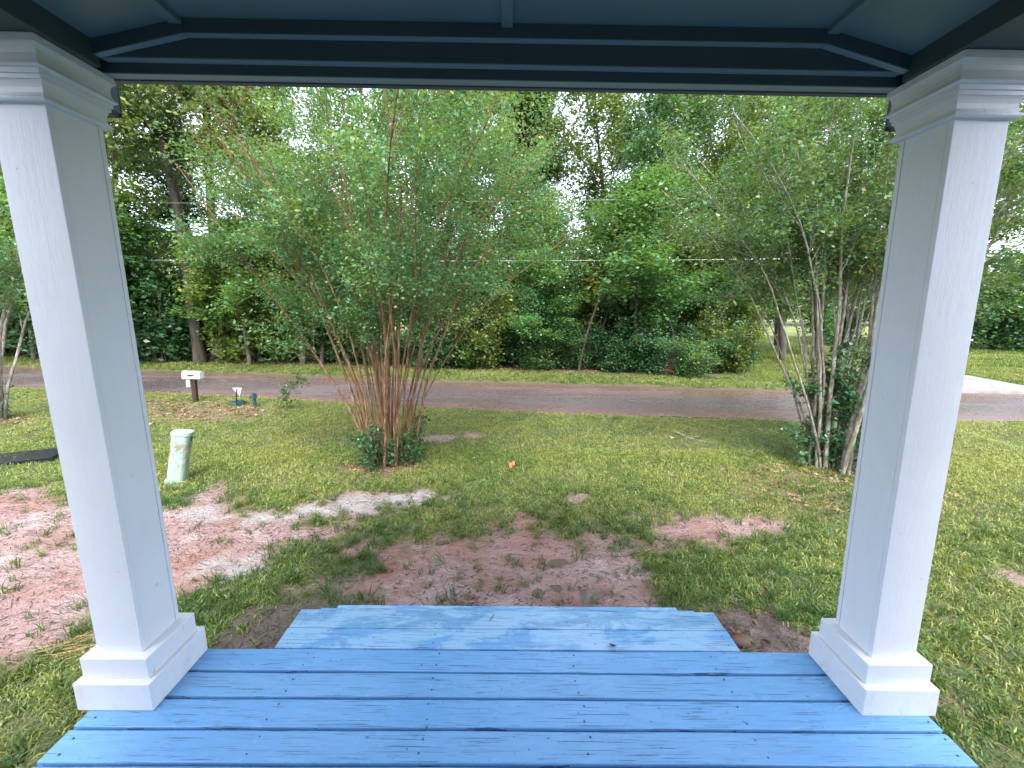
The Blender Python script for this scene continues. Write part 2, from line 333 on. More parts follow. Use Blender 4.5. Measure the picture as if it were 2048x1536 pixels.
def mat_ground():
    s = NM('ground_soil'); p = s.pos()
    n1 = s.noise(p, 1.3, 5, .6); n2 = s.noise(p, 9, 6, .65); n3 = s.noise(p, 45, 4, .6); nst = s.noise(s.map(p, (.9, 2.4, 1)), 6, 6, .7, .8)
    thatch = s.ramp(n2, [(.3, (.035, .045, .012)), (.5, (.075, .085, .02)), (.7, (.13, .12, .035))])
    field = s.ramp(s.noise(p, .6, 5, .6), [(.3, (.11, .16, .03)), (.55, (.19, .22, .045)), (.75, (.28, .25, .07))])
    sep = s.n('SeparateXYZ', Vector=p); far = s.ramp(s.math('DIVIDE', sep.outputs[1], 40), [(.44, 0), (.5, 1)])
    thatch = s.mix(far, thatch, field)
    clay = s.ramp(s.math('ADD', s.math('MULTIPLY', n1, .6), s.math('MULTIPLY', nst, .4)), [(.33, (.20, .085, .05)), (.42, (.26, .13, .10)), (.51, (.31, .19, .175)), (.62, (.40, .30, .295))])
    clay = s.mix(s.ramp(s.noise(p, 22, 5, .7), [(.57, 0), (.68, .5)]), clay, (.12, .065, .055))
    sand = s.ramp(n2, [(.3, (.24, .20, .19)), (.6, (.38, .345, .335))])
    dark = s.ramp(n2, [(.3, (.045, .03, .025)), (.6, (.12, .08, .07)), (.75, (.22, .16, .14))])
    lit = s.ramp(n3, [(.3, (.07, .04, .022)), (.5, (.17, .10, .055)), (.7, (.30, .20, .12))])
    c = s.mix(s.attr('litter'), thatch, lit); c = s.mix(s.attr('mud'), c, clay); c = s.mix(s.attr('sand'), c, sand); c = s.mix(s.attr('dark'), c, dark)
    wet = s.math('MULTIPLY', s.attr('mud'), s.ramp(n1, [(.35, .25), (.6, 1.)]))
    rough = s.mix(wet, (.8, .8, .8), s.ramp(n2, [(.36, .05), (.62, .26)]))
    h = s.math('ADD', s.math('MULTIPLY', n2, 1.), s.math('MULTIPLY', n3, .5)); h = s.math('ADD', h, s.math('MULTIPLY', nst, .7))
    return s.pbr(c, rough, s.bump(h, 1., .045), .85)
M['ground'] = mat_ground()
g = mesh_obj('ground', np.stack([XX, YY, ZZ], -1).reshape(-1, 3), GF, M['ground'], None, True,
             {'mud': gm[0].ravel(), 'sand': gm[1].ravel(), 'dark': gm[2].ravel(), 'litter': gm[3].ravel()})
tag(g, 'lawn ground with wet pinkish clay mud patches before the porch', 'ground', kind='structure')

# road
def mat_road():
    s = NM('wet_asphalt'); p = s.pos(); a = s.attr('across')
    st = s.noise(s.map(p, (.22, 2.2, 1)), 1.5, 5, .6, .4); n2 = s.noise(p, 30, 4, .7); n1 = s.noise(s.map(p, (.6, 1.3, 1)), .9, 4)
    asp = s.ramp(n2, [(.3, (.08, .064, .064)), (.6, (.16, .13, .13)), (.75, (.29, .245, .245))])
    track = s.ramp(a, [(.03, .6), (.14, .3), (.34, .05), (.52, .15), (.66, .65), (.8, .4), (.97, .6)])
    cl = s.math('MULTIPLY', s.ramp(s.math('ADD', s.math('MULTIPLY', st, .6), s.math('MULTIPLY', track, .45)), [(.38, 0), (.54, 1)]), .9)
    c = s.mix(cl, asp, s.ramp(n2, [(.3, (.115, .066, .056)), (.7, (.235, .15, .13))]))
    crack = s.ramp(s.noise(s.map(p, (.35, 1, 1)), 5, 6, .7, 1.5), [(.485, 0), (.497, 1), (.503, 1), (.515, 0)])
    c = s.mix(s.math('MULTIPLY', crack, .35), c, (.03, .025, .022))
    r = s.ramp(s.math('ADD', s.math('MULTIPLY', st, .5), s.math('MULTIPLY', n1, .5)), [(.42, .38), (.52, .06)])
    return s.pbr(c, r, s.bump(n2, .5, .008), .5)
M['road'] = mat_road()
rx = np.concatenate([np.arange(-58, -16, 2.), np.arange(-16, 16, .2), np.arange(16, 58, 2.)]); NA = 17
rv, ra = [], []
for k in range(NA):
    t = k/(NA-1)
    wob = (fbm(rx*.9, np.full_like(rx, 3.3+k), 60)*.5+fbm(rx*4, np.full_like(rx, 8.), 61)*.16)
    y = yn(rx)*(1-t)+yf(rx)*t+(wob*(1 if t == 0 else .5) if t in (0, 1) else 0)
    z = G-.012+.045*(1-(2*t-1)**2)+fbm(rx*.5, np.full_like(rx, k*.25), 62)*.02*(0 if t in (0, 1) else 1)-(.02 if t in (0, 1) else 0)
    rv.append(np.stack([rx, y, z], -1)); ra.append(np.full(len(rx), t))
n = len(rx); i = (np.arange(NA-1)[:, None]*n+np.arange(n-1)[None, :]).ravel()
r = mesh_obj('road', np.concatenate(rv), np.stack([i, i+1, i+1+n, i+n], 1), M['road'], None, True, {'across': np.concatenate(ra)})
tag(r, 'wet reddish brown country road running past the lawn', 'road', kind='structure')
# concrete driveway apron across the road
def slab(name, poly, z0, z1, mat):
    b = bmesh.new(); f = b.faces.new([b.verts.new((x, y, z0)) for x, y in poly])
    e = bmesh.ops.extrude_face_region(b, geom=[f])
    for v in e['geom']:
        if isinstance(v, bmesh.types.BMVert): v.co.z = z1
    return bm_obj(name, b, mat)
s_ = NM('pale_concrete'); p_ = s_.pos(); n_ = s_.noise(p_, 3, 6, .65)
cr_ = s_.ramp(s_.noise(s_.map(p_, (.5, 1, 1)), 1.6, 5, .6, 1.), [(.49, 0), (.498, 1), (.502, 1), (.51, 0)])
M['conc'] = s_.pbr(s_.mix(s_.math('MULTIPLY', cr_, .6), s_.ramp(n_, [(.3, (.20, .185, .18)), (.7, (.33, .31, .305))]), (.15, .13, .11)), .5, s_.bump(n_, .3, .01))
tag(slab('driveway', [(12.4, 11.52), (13.9, 14.45), (15.4, 14.9), (17.2, 14.39), (16.75, 12.5), (18.2, 11.35), (18.4, 11.28), (15, 11.46)], G-.1, G+.045, M['conc']), 'pale concrete driveway apron across the road', 'driveway', kind='structure')

# puddles
s_ = NM('muddy_water'); M['water'] = s_.pbr(s_.mix(s_.noise(s_.pos(), 12, 3), (.11, .08, .066), (.15, .11, .09)), .03, s_.bump(s_.noise(s_.pos(), 30, 2), .03, .003), .5)
for p in PUDS:
    c = np.mean(p, 0); ring = []
    for k in range(28):
        a = k/28*len(p); j = int(a); t = a-j; q = np.array(p[j])*(1-t)+np.array(p[(j+1) % len(p)])*t
        ring.append(c+(q-c)*(1.3+.1*math.sin(k*2.3)))
    R_ = np.array(ring)
    for _ in range(6): R_ = (np.roll(R_, 1, 0)+R_*2+np.roll(R_, -1, 0))/4
    zz = G-.0365
    o = mesh_obj('puddle', np.array([(x, y, zz) for x, y in R_]), [tuple(range(28))], M['water'])
    tag(o, 'small muddy puddle lying in the pink clay before the steps' if p is not PUDS[4] else 'grey puddle in the grass beyond the clay patch', 'puddle', 'puddles in the mud' if p is not PUDS[4] else None, kind='structure')

# ================================================================== PORCH
porch_y0, PP = 1.7756, .131
deck = thing('porch_deck', (0, 0, 0), 'blue painted wooden porch deck of wide planks between the columns', 'deck')
rnd = random.Random(4)
for k in range(38):
    y1 = porch_y0-k*PP-.005-rnd.random()*.002; y0 = porch_y0-(k+1)*PP+.005+rnd.random()*.002
    b = bmesh.new(); nxs = 36; x0 = -1.791+rnd.uniform(-.004, .004); x1 = 1.866+rnd.uniform(-.004, .004)
    b = box_bm(x0, x1, y0, y1, -.038, rnd.uniform(-.0012, .0012), .005)
    es = [e for e in b.edges if abs(e.verts[0].co.x-e.verts[1].co.x) > 1]
    bmesh.ops.subdivide_edges(b, edges=es, cuts=18)
    ph = rnd.random()*9
    for v in b.verts:
        v.co.y += .0016*math.sin(v.co.x*2.1+ph)+.0009*math.sin(v.co.x*6.3+ph*2); v.co.z += .0012*math.sin(v.co.x*3.1+ph*3)
    bm_obj('plank', b, M['deck'], deck)
box('rim_board', -1.775, 1.85, 1.69, 1.73, -.20, -.04, M['joist'], deck)
box('rim_board', -1.775, -1.737, -3.15, 1.685, -.22, -.04, M['joist'], deck)
box('rim_board', 1.812, 1.85, -3.15, 1.685, -.22, -.04, M['joist'], deck)
for x in (-1.0, -.33, .35, 1.05): box('joist', x-.02, x+.02, -3.15, 1.685, -.21, -.042, M['joist'], deck)
for x in (-1.70, -.3, 1.1, 1.78):
    for y in (-3.0, -.7, 1.62): box('deck_post', x-.05, x+.05, y-.05, y+.05, -.72, -.215, M['joist'], deck)

steps = thing('porch_steps', (0, 0, 0), 'blue painted wooden steps down from the deck, wet on top', 'steps')
SL, SR = -1.186, 1.229
def tread(y0, y1, z, k):
    m = (y0+y1)/2
    for a, b_ in ((y0+.003, m-.002), (m+.002, y1)):
        q = box_bm(SL+rnd.uniform(-.004, .004), SR+rnd.uniform(-.004, .004), a, b_, z-.038, z+rnd.uniform(-.001, .001), .004)
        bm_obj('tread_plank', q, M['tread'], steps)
tread(1.7756, 2.0407, .0, 0); tread(2.045, 2.2648, -.18, 1); tread(2.27, 2.504, -.36, 2)
for yy, z0, z1 in ((2.015, -.18, -.04), (2.24, -.36, -.22), (2.475, -.62, -.40)): box('riser', SL+.02, SR-.02, yy-.02, yy, z0, z1, M['deck'], steps)
for x in (SL+.03, -.4, .45, SR-.07):
    b = bmesh.new(); prof = [(1.74, -.042), (2.0, -.042), (2.0, -.222), (2.225, -.222), (2.225, -.402), (2.455, -.402), (2.455, -.68), (2.25, -.68), (1.74, -.3)]
    V = [b.verts.new((x, y, z)) for y, z in prof]; f = b.faces.new(V); e = bmesh.ops.extrude_face_region(b, geom=[f])
    for v in e['geom']:
        if isinstance(v, bmesh.types.BMVert): v.co.x += .038
    bm_obj('stringer', b, M['joist'], steps)

# columns
CAP = [(0,.099),(.008,.116),(.04,.120),(.08,.118),(.11,.111),(.16,.1085),(.24,.110),(.31,.114),(.345,.117),(.35,.121),(.42,.121),(.425,.126),(.50,.126),(.51,.133),(.54,.138),(.565,.136),(.59,.130),(.64,.126),(.73,.1245),(.80,.1265),(.85,.131),(.87,.136),(.875,.138),(.995,.138),(1.,.136)]
def column(cx, cy, lean, label):
    t = thing('porch_column', (cx, cy, 0), label, 'column', 'white porch columns')
    A, B1, B2 = .098, .163, .143
    hs_, hc = 2.4208, 2.6184; th = .019; inner = 1 if cx < 0 else -1
    bm_obj('plinth', box_bm(-B1, B1, -.158, .158, .001, .1345, .005, 2, lean), M['white'], t)
    bm_obj('plinth_block', box_bm(-B2, B2, -.132, .132, .1345, .2344, .004, 2, lean), M['white'], t)
    # boxed shaft: two wide boards front and back, two side boards let in between them
    for y0, y1 in ((-A, -A+th), (A-th, A)):
        bm_obj('shaft_board', box_bm(-A, A, y0, y1, .2344, hc, .0025, 2, lean), M['white'], t)
    for x0, x1 in ((-A-.0005, -A+th), (A-th, A+.0005)):
        bm_obj('shaft_board', box_bm(x0+(.0012 if x0 < 0 else 0), x1-(.0012 if x0 > 0 else 0), -A+th+.0008, A-th-.0016, .2344, hc, .0012, 1, lean), M['white'], t)
    b = bmesh.new(); rings = []
    for f, o in CAP:
        z = hs_+(hc-hs_)*f; rings.append([b.verts.new((x*o+z*lean, y*o, z)) for x, y in ((-1,-1),(1,-1),(1,1),(-1,1))])
    for a, c in zip(rings, rings[1:]):
        for k in range(4): b.faces.new((a[k], a[(k+1) % 4], c[(k+1) % 4], c[k]))
    b.faces.new(rings[-1]); b.faces.new(rings[0][::-1])
    bm_obj('capital', b, M['white'], t)
column(-1.6794, 1.6085, -.0121, 'white boxed porch column in front of the utility pedestal and mailbox')
column(1.7367, 1.6035, -.0328, 'white boxed porch column in front of the grey barked crape myrtle')

# porch roof
roof = thing('porch_roof', (0, 0, 2.6184), 'dark slate blue porch roof with panelled ceiling and stepped front beam', 'roof')
Z0 = 2.6184
def rbox(name, x0, x1, y0, y1, z0, z1, mat, bev=0): return box(name, x0, x1, y0, y1, z0-Z0, z1-Z0, mat, roof, bev)
YB = -3.2
rbox('beam_lit_edge', -1.70, 1.68, 1.7015, 1.7405, 2.6165, 2.6193, M['strip'])  # added thin strips that paint the lit underside of each beam step
rbox('beam_lit_edge', -1.549, 1.499, 1.6725, 1.6995, 2.6545, 2.6588, M['strip'])
rbox('beam', -1.72, 1.72, 1.70, 1.742, 2.6195, 2.80, M['beam'], .002)
rbox('beam_fascia', -1.76, 1.76, 1.7425, 1.766, 2.612, 2.80, M['gutter'], .002)
rbox('beam_board', -1.60, 1.55, 1.671, 1.6985, 2.659, 2.80, M['beam'], .002)
for x0, x1 in ((-1.79, -1.55), (1.50, 1.79)): rbox('side_beam', x0, x1, YB, 1.67, 2.6195 if x0 < 0 else 2.6195, 2.76, M['beam'], .003)
CE = [(-1.55, 2.704), (-1.205, 2.777), (1.168, 2.783), (1.50, 2.700)]
def ceil_panel(a, b_): extrude_xz('ceiling_panel', [(a[0], a[1]-Z0), (b_[0], b_[1]-Z0), (b_[0], b_[1]-Z0+.02), (a[0], a[1]-Z0+.02)], YB, 1.67, M['ceil'], roof)
mid = (-.017, 2.780)
for a, b_ in ((CE[0], CE[1]), (CE[1], mid), (mid, CE[2]), (CE[2], CE[3])): ceil_panel(a, b_)
for x, z, w in ((-1.232, 2.772, .046), (-.017, 2.7795, .042), (1.19, 2.779, .046)): rbox('ceiling_batten', x-w/2, x+w/2, YB, 1.644, z-.016, z+.004, M['ceil'], .002)
# trim board following the ceiling on the inner face of the front beam
dz = .048
for a, b_ in ((CE[0], CE[1]), (CE[1], CE[2]), (CE[2], CE[3])):
    extrude_xz('trim_lit_edge', [(a[0]+.002, a[1]-Z0-dz-.004), (b_[0]-.002, b_[1]-Z0-dz-.004), (b_[0]-.002, b_[1]-Z0-dz-.0005), (a[0]+.002, a[1]-Z0-dz-.0005)], 1.6455, 1.67, M['strip'], roof)  # added strip painting the light along the trim board's lower edge
for a, b_ in ((CE[0], CE[1]), (CE[1], CE[2]), (CE[2], CE[3])):
    extrude_xz('trim_board', [(a[0]+.001, a[1]-Z0-dz), (b_[0]-.001, b_[1]-Z0-dz), (b_[0]-.001, b_[1]-Z0-.001), (a[0]+.001, a[1]-Z0-.001)], 1.645, 1.6705, M['beam'], roof)
# eaves, gutters, covering
for sx, xi, xo in ((-1, -1.79, -2.0), (1, 1.79, 1.96)):
    a, b_ = sorted((xi, xo)); rbox('soffit', a, b_, YB, 2.05, 2.77, 2.785, M['beam'])
    gi = xo+sx*-.115
    b = bmesh.new(); pr = [(gi, 2.765), (gi, 2.645), (gi+sx*.02, 2.63), (xo-sx*.02, 2.63), (xo, 2.66), (xo, 2.765), (xo-sx*.006, 2.765), (xo-sx*.006, 2.665), (gi+sx*.006, 2.65), (gi+sx*.006, 2.765)]
    extrude_xz('gutter', [(x, z-Z0) for x, z in (pr if sx < 0 else pr[::-1])], YB, 2.10, M['gutter'], roof)
    bx0, bx1 = sorted((gi, xo)); rbox('gutter_end_cap', bx0-.002, bx1+.002, 2.101, 2.106, 2.628, 2.768, M['gutter'])
rbox('fascia', -2.0, 1.96, 2.055, 2.078, 2.79, 2.90, M['gutter'])
extrude_xz('roof_covering', [(x, z-Z0) for x, z in [(-2.02, 2.79), (-1.2, 2.93), (1.2, 2.93), (1.98, 2.79), (1.98, 2.83), (1.2, 2.99), (-1.2, 2.99), (-2.02, 2.83)]], YB, 2.09, M['roof'], roof)
rbox('roof_deck', -1.6, 1.6, YB, 2.05, 2.80, 2.86, M['joist'])

# unseen front added behind the porch to block light from the back
unseen_house = thing('unseen_house', (0, -3.25, G), 'unseen grey sided front added behind the porch to hold back light', 'unseen_house')
M['unseen_siding'] = mat_plain('unseen_grey_siding', (.40, .42, .45), .6, .08, 3); M['door'] = mat_plain('unseen_dark_door', (.06, .08, .11), .4)  # siding kept grey to cut the light bounced onto the columns
for x0, x1 in ((-5, -.5), (.5, 5)):
    for k in range(17): box('unseen_siding_board', x0, x1, -.06, .0, .2+k*.19, .2+k*.19+.186, M['unseen_siding'], unseen_house, .004)
box('unseen_siding_board', -.5, .5, -.06, .0, 2.72, 3.43, M['unseen_siding'], unseen_house, .004)
box('unseen_foundation', -4.95, 4.95, -6, -.07, -.3, .19, M['stone'], unseen_house); box('unseen_wall', -4.94, 4.94, -5.9, -.08, .195, 3.42, M['unseen_siding'], unseen_house)
d_ = box('door', -.46, .46, -.05, -.01, .59, 2.7, M['door'], unseen_house, .004); box('unseen_handle', .34, .40, -.008, .05, 1.55, 1.62, M['gutter'], d_, .01)  # door of the unseen added front
extrude_xz('roof', [(-5.4, 3.45), (5.4, 3.45), (5.4, 3.55), (0, 4.9), (-5.4, 3.55)], -6.3, -.02, M['roof'], unseen_house)  # roof of the unseen added front
# nail heads
nb = bmesh.new(); bmesh.ops.create_cone(nb, cap_ends=True, segments=8, radius1=.0042, radius2=.0036, depth=.002); nme = bpy.data.meshes.new('nail_head'); nb.to_mesh(nme); nb.free(); nme.materials.append(M['teal'])
for pl in list(deck.children)+list(steps.children):
    if not (pl.name.startswith('plank') or pl.name.startswith('tread_plank')): continue
    co = np.array([v.co for v in pl.data.vertices]); y0, y1, z1 = co[:, 1].min(), co[:, 1].max(), co[:, 2].max()
    if y1 < .85: continue
    for x in ((-1.74, -1.0, -.33, .35, 1.05, 1.83) if pl.name.startswith('plank') else (SL+.05, -.38, .47, SR-.05)):
        for y in (y0+.03, y1-.03):
            o = bpy.data.objects.new('nail_head', nme); COL.objects.link(o); o.parent = pl; o.location = (x+rnd.uniform(-.012, .012), y+rnd.uniform(-.008, .008), z1-.0002)

# ================================================================== TREES
def unit(v): return v/(np.linalg.norm(v)+1e-9)
def grow(rng, p, d, L, r0, r1, n, wob, up=0., curve=None):
    pts = [p]; d = unit(d)
    for k in range(n):
        d = unit(d+rng.normal(size=3)*wob+np.array([0, 0, up])/n+(curve/n if curve is not None else 0)); pts.append(pts[-1]+d*L/n)
    return np.array(pts), np.linspace(r0, r1, n+1)
def at(br, f):
    P, R = br; k = f*(len(P)-1); i = min(int(k), len(P)-2); t = k-i
    return P[i]*(1-t)+P[i+1]*t, unit(P[i+1]-P[i]), R[i]*(1-t)+R[i+1]*t
def side_dir(rng, d, ang):
    q = unit(np.cross(d, rng.normal(size=3))); return d*cos(ang)+q*sin(ang)
def scatter_leaves(rng, twigs, per, rad, size, flat, droop, width=.55, tvar=.24, tbase=.45, clump=.26):
    C, T = [], []
    for br in twigs:
        k = max(2, int(per*(.25+1.5*rng.random()**1.3))); f = rng.random(k)**.7
        P, R = br; idx = f*(len(P)-1); i = np.minimum(idx.astype(int), len(P)-2); t = (idx-i)[:, None]
        c = P[i]*(1-t)+P[i+1]*t; o = rng.normal(size=(k, 3))*rad; o[:, 2] *= (1-.75*flat); C.append(c+o)
        T.append(np.full(k, tbase+rng.normal()*clump))
    return leaves(rng, np.concatenate(C), size, droop, flat, width, np.concatenate(T), tvar)

def tree_deciduous(name, seed, H, r, lm, bm_, label, cat='tree', n1=26, n2=6, per=150, lsize=.14, spread=3., low=.18, flat=.3, rad=.32, shape=0., group=None):
    rng = np.random.default_rng(seed); t = thing(name, (0, 0, 0), label, cat, group)
    trunk = grow(rng, np.array([0, 0, -.15]), np.array([rng.normal()*.04, rng.normal()*.04, 1]), H, r, r*.15, 14, .05, .15)
    wood = [trunk]; tw = []
    for k in range(n1):
        f = low+(1-low)*((k+rng.random())/n1); p, d, rr = at(trunk, min(f, .98))
        az = k*2.4+rng.normal()*.4; el = rng.uniform(.05, .55)+f*.5
        prof = (math.sin(pi*min(1, (1-f)*1.15+.12))**.6 if not shape else (1-f)**.5+.15)
        L = spread*prof*rng.uniform(.6, 1.15)
        b1 = grow(rng, p, np.array([cos(az)*cos(el), sin(az)*cos(el), sin(el)]), L, rr*.45, .012, 6, .16, .05); wood.append(b1)
        for j in range(n2):
            q, e, r2 = at(b1, rng.uniform(.2, 1.)); b2 = grow(rng, q, side_dir(rng, e, rng.uniform(.4, 1.1)), rng.uniform(.5, 1.1)*spread*.3, r2*.5, .005, 4, .2, 0.); tw.append(b2)
    V, F = tubes(wood, 7); mesh_obj('trunk', V, F, bm_, t, True)
    V, F = tubes(tw, 3); mesh_obj('branches', V, F, bm_, t, True)
    V, F, T = scatter_leaves(rng, tw, per, rad, lsize, flat, .15, .62); mesh_obj('crown', V, F, lm, t, False, {'tint': T})
    return t
def copy_tree(o, loc, rz=0., sc=1., label=None, group=None):
    c = o.copy(); COL.objects.link(c); c.location = loc; c.rotation_euler = (0, 0, rz); c.scale = (sc, sc, sc) if not isinstance(sc, tuple) else sc
    if label: c['label'] = label
    if group: c['group'] = group
    for ch in list(o.children):
        d = ch.copy(); COL.objects.link(d); d.parent = c
    return c
def put(o, loc, rz=0., sc=1.):
    o.location = loc; o.rotation_euler = (0, 0, rz); o.scale = (sc, sc, sc) if not isinstance(sc, tuple) else sc

def crape(seed, loc, label, nst, Lr, tilt, leaf, bark, r0=.26, rs=(.016, .034), per=44, bias=(0, 0), lsize=.05, bare=.3, n1=6, n2=4, basal=900, mid=None, extra=()):
    rng = np.random.default_rng(seed); t = thing('crape_myrtle', loc, label, 'tree')
    tw, l1 = [], []
    for k in range(nst+len(extra)):
        az = k*2.39996+rng.normal()*.25; u = math.sqrt((k+.5)/nst) if k < nst else .9
        base = np.array([cos(az)*r0*u, sin(az)*r0*u, -.12]); th = RAD(tilt)*u*rng.uniform(.65, 1.15)
        L = rng.uniform(*Lr); rb = rng.uniform(*rs)
        if k >= nst: az, th, L, rb = extra[k-nst]; base = np.array([cos(az)*r0*.8, sin(az)*r0*.8, -.12])
        d = np.array([cos(az)*sin(th*.16)+bias[0]*.1, sin(az)*sin(th*.16)+bias[1]*.1, cos(th*.16)])
        st = grow(rng, base, d, L, rb, .006, 14, .055, .0, np.array([cos(az), sin(az), -.1])*th*1.3+np.array([bias[0], bias[1], 0])*.3)
        V, F = tubes([st], 7); mesh_obj('stem', V, F, bark, t, True)
        for j in range(n1):
            f = rng.uniform(bare+.05, .98); p, e, rr = at(st, f)
            b1 = grow(rng, p, side_dir(rng, e, rng.uniform(.35, .85)), rng.uniform(.5, 1.25)*(1.15-.5*f), rr*.6, .003, 6, .13, .12); l1.append(b1)
            for m in range(n2):
                q, e2, r2 = at(b1, rng.uniform(.25, 1.)); tw.append(grow(rng, q, side_dir(rng, e2, rng.uniform(.4, 1.)), rng.uniform(.25, .6), r2*.6, .0015, 3, .18, .0))
    V, F = tubes(l1, 4); V2, F2 = tubes(tw, 3); mesh_obj('branches', np.concatenate([V, V2]), np.concatenate([F, F2+len(V)]), bark, t, True)
    V, F, T = scatter_leaves(rng, tw+l1[::2], per, .085, lsize, .25, .1, .58, .2, .42, .2); mesh_obj('crown', V, F, leaf, t, False, {'tint': T})
    # leafy suckers about the foot
    sk, stx = [], []
    for k in range(26):
        a = rng.random()*2*pi; q = rng.uniform(.1, r0*1.25); s0 = np.array([cos(a)*q, sin(a)*q, -.05]); sk.append(grow(rng, s0, np.array([cos(a)*.3, sin(a)*.3, 1.]), rng.uniform(.3, .8), .005, .002, 4, .12))
    if mid:
        for k in range(44): mm = mid[k % len(mid)]; sk.append(grow(rng, np.array([mm[0]+rng.normal()*.1, mm[1]+rng.normal()*.1, mm[2]+rng.normal()*.13]), rng.normal(size=3)+np.array([0, 0, .4]), rng.uniform(.25, .5), .004, .002, 4, .15))
    V, F, T = scatter_leaves(rng, sk, basal/26, .055, .062, .1, .1, .6, .2, .35, .2); mesh_obj('basal_leaves', V, F, M['lf_dark'], t, False, {'tint': T})
    V, F = tubes(sk, 3); mesh_obj('suckers', V, F, bark, t, True)
    return t
def gz(x, y): return float(ground_h(np.array([float(x)]), np.array([float(y)]))[0])
crape(11, (-1.78, 5.72, gz(-1.78, 5.72)), 'spreading crape myrtle with many orange brown stems in mid lawn', 36, (4.4, 6.2), 29, M['lf_crape'], M['bk_crape'], .32, (.011, .028), 100, (0, 0), .046, .33, 7, 4, 2000)
crape(23, (5.01, 5.71, gz(5.01, 5.71)), 'crape myrtle with pale lichened grey stems behind the porch column', 32, (4.6, 6.4), 24, M['lf_crape2'], M['bk_lichen'], .36, (.012, .036), 74, (-.05, 0), .052, .42, 7, 4, 2300, [(-.15, -.2, 1.35), (-.3, -.12, 1.1), (-.1, -.28, .85), (.08, -.28, .6), (-.32, -.05, .55), (-.2, -.2, 1.6)], ((3.0, RAD(36), 5.0, .02), (2.8, RAD(30), 5.2, .02), (3.25, RAD(27), 5.4, .02), (3.6, RAD(32), 5.2, .02)))
crape(37, (-10.05, 7.55, gz(-10, 7.55)), 'slender few stemmed crape myrtle at the far end of the lawn', 7, (3.6, 4.8), 22, M['lf_crape'], M['bk_lichen'], .12, (.03, .05), 46, (.35, 0), .06, .45, 8, 5, 250)

GW = 'trees of the woodland strip across the road'
OAK = tree_deciduous('oak_tree', 101, 14, .20, M['lf_mid'], M['bk_grey'], 'tall broad leafed tree with mid green crown in the woodland strip', n1=34, n2=7, per=115, lsize=.15, spread=3.4, low=.14, group=GW)
GUM = tree_deciduous('sweetgum_tree', 102, 15, .17, M['lf_dark'], M['bk_dark'], 'tall narrow tree with dark green leaves in the woodland strip', n1=36, n2=6, per=120, lsize=.15, spread=2.5, low=.16, group=GW)
HICK = tree_deciduous('hickory_tree', 103, 12, .15, M['lf_yel'], M['bk_grey'], 'yellowish green loose crowned tree in the woodland strip', n1=26, n2=6, per=95, lsize=.16, spread=2.8, low=.2, group=GW)
MAPLE = tree_deciduous('maple_tree', 104, 5.9, .10, M['lf_maple'], M['bk_grey'], 'bright green low spreading maple at the edge of the road', n1=30, n2=9, per=105, lsize=.145, spread=3.3, low=.28, flat=.75, rad=.26, shape=1.)
put(OAK, (-6.2, 17.2, gz(-6.2, 17.2)), .3, 1.0)
OAK['label'] = 'tall broad leafed tree between the pine and the orange stemmed crape myrtle'
for x, y, rz, sc, lb in ((-17.5, 16.6, 2.2, 1.05, 'tall broad leafed tree standing behind the mailbox column'), (6.9, 19.0, 1.2, 1.0, 'tall broad leafed tree rising behind the low spreading maple'), (-21.5, 18.2, 4., 1.1, 'big broad leafed tree behind the slender crape myrtle'),
    (-1.6, 16.4, 5.0, .82, 'shorter broad leafed tree directly behind the orange stemmed crape myrtle'), (12.4, 22.5, 3.4, .95, 'broad leafed tree set back at the near corner of the grass field'), (-27, 17.5, 1., 1.1, 'broad leafed tree at the far end of the woodland strip'), (15.6, 19.8, .4, .9, 'broad leafed tree beyond the driveway behind the grey crape myrtle')): copy_tree(OAK, (x, y, gz(x, y)), rz, sc, lb)
GUM['label'] = 'tall narrow dark tree beside the open gap of sky'
put(GUM, (1.3, 18.4, gz(1.3, 18.4)), 0, 1.0)
for x, y, rz, sc, lb in ((-9.4, 18.8, 2., 1.0, 'tall narrow dark tree set back beside the pine trunks'), (5.4, 17.6, 3.3, .92, 'tall narrow dark tree straight above the low spreading maple'), (-14.6, 19, 1., 1.1, 'tall narrow dark tree behind the white mailbox'), (9.9, 19.4, 4.4, .98, 'tall narrow dark tree at the end of the strip by the field'),
    (-3.6, 20.2, 5.2, 1.05, 'tall narrow dark tree deep behind the orange stemmed crape myrtle'), (-24, 15.8, .6, 1., 'tall narrow dark tree near the bend of the road'), (17.5, 25.5, 2.6, .9, 'narrow dark tree standing alone within the grass field')): copy_tree(GUM, (x, y, gz(x, y)), rz, sc, lb)
HICK['label'] = 'yellowish green loose crowned tree at the road edge beside the pine'
put(HICK, (-8.0, 15.3, gz(-8, 15.3)), .5, .82)
for x, y, rz, sc, lb in ((-15.2, 15.2, 2.6, .95, 'yellowish green tree at the road edge behind the mailbox column'), (-.2, 20.5, 1.9, 1.0, 'yellowish green tree deep in the strip near the sky gap'), (8.3, 16.4, 3.9, .78, 'small yellowish green tree between maple and grey crape myrtle'), (-19.7, 15.2, 4.2, .9, 'yellowish green tree behind the slender crape myrtle')): copy_tree(HICK, (x, y, gz(x, y)), rz, sc, lb)
copy_tree(HICK, (3.7, 21.5, gz(3.7, 21.5)), 2.9, .86, 'sparse yellowish green tree standing in the gap of sky')
copy_tree(HICK, (5.9, 25, gz(5.9, 25)), .7, 1.3, 'tall sparse yellowish tree far back behind the low spreading maple')
copy_tree(GUM, (2.4, 26, gz(2.4, 26)), 1.7, 1.05, 'tall dark tree far back beside the gap of sky')
copy_tree(HICK, (12.6, 17.8, gz(12.6, 17.8)), 4.1, 1.05, 'yellowish green tree beyond the road behind the grey crape myrtle')
put(MAPLE, (4.9, 15.0, gz(4.9, 15.0)), 0, 1.08)
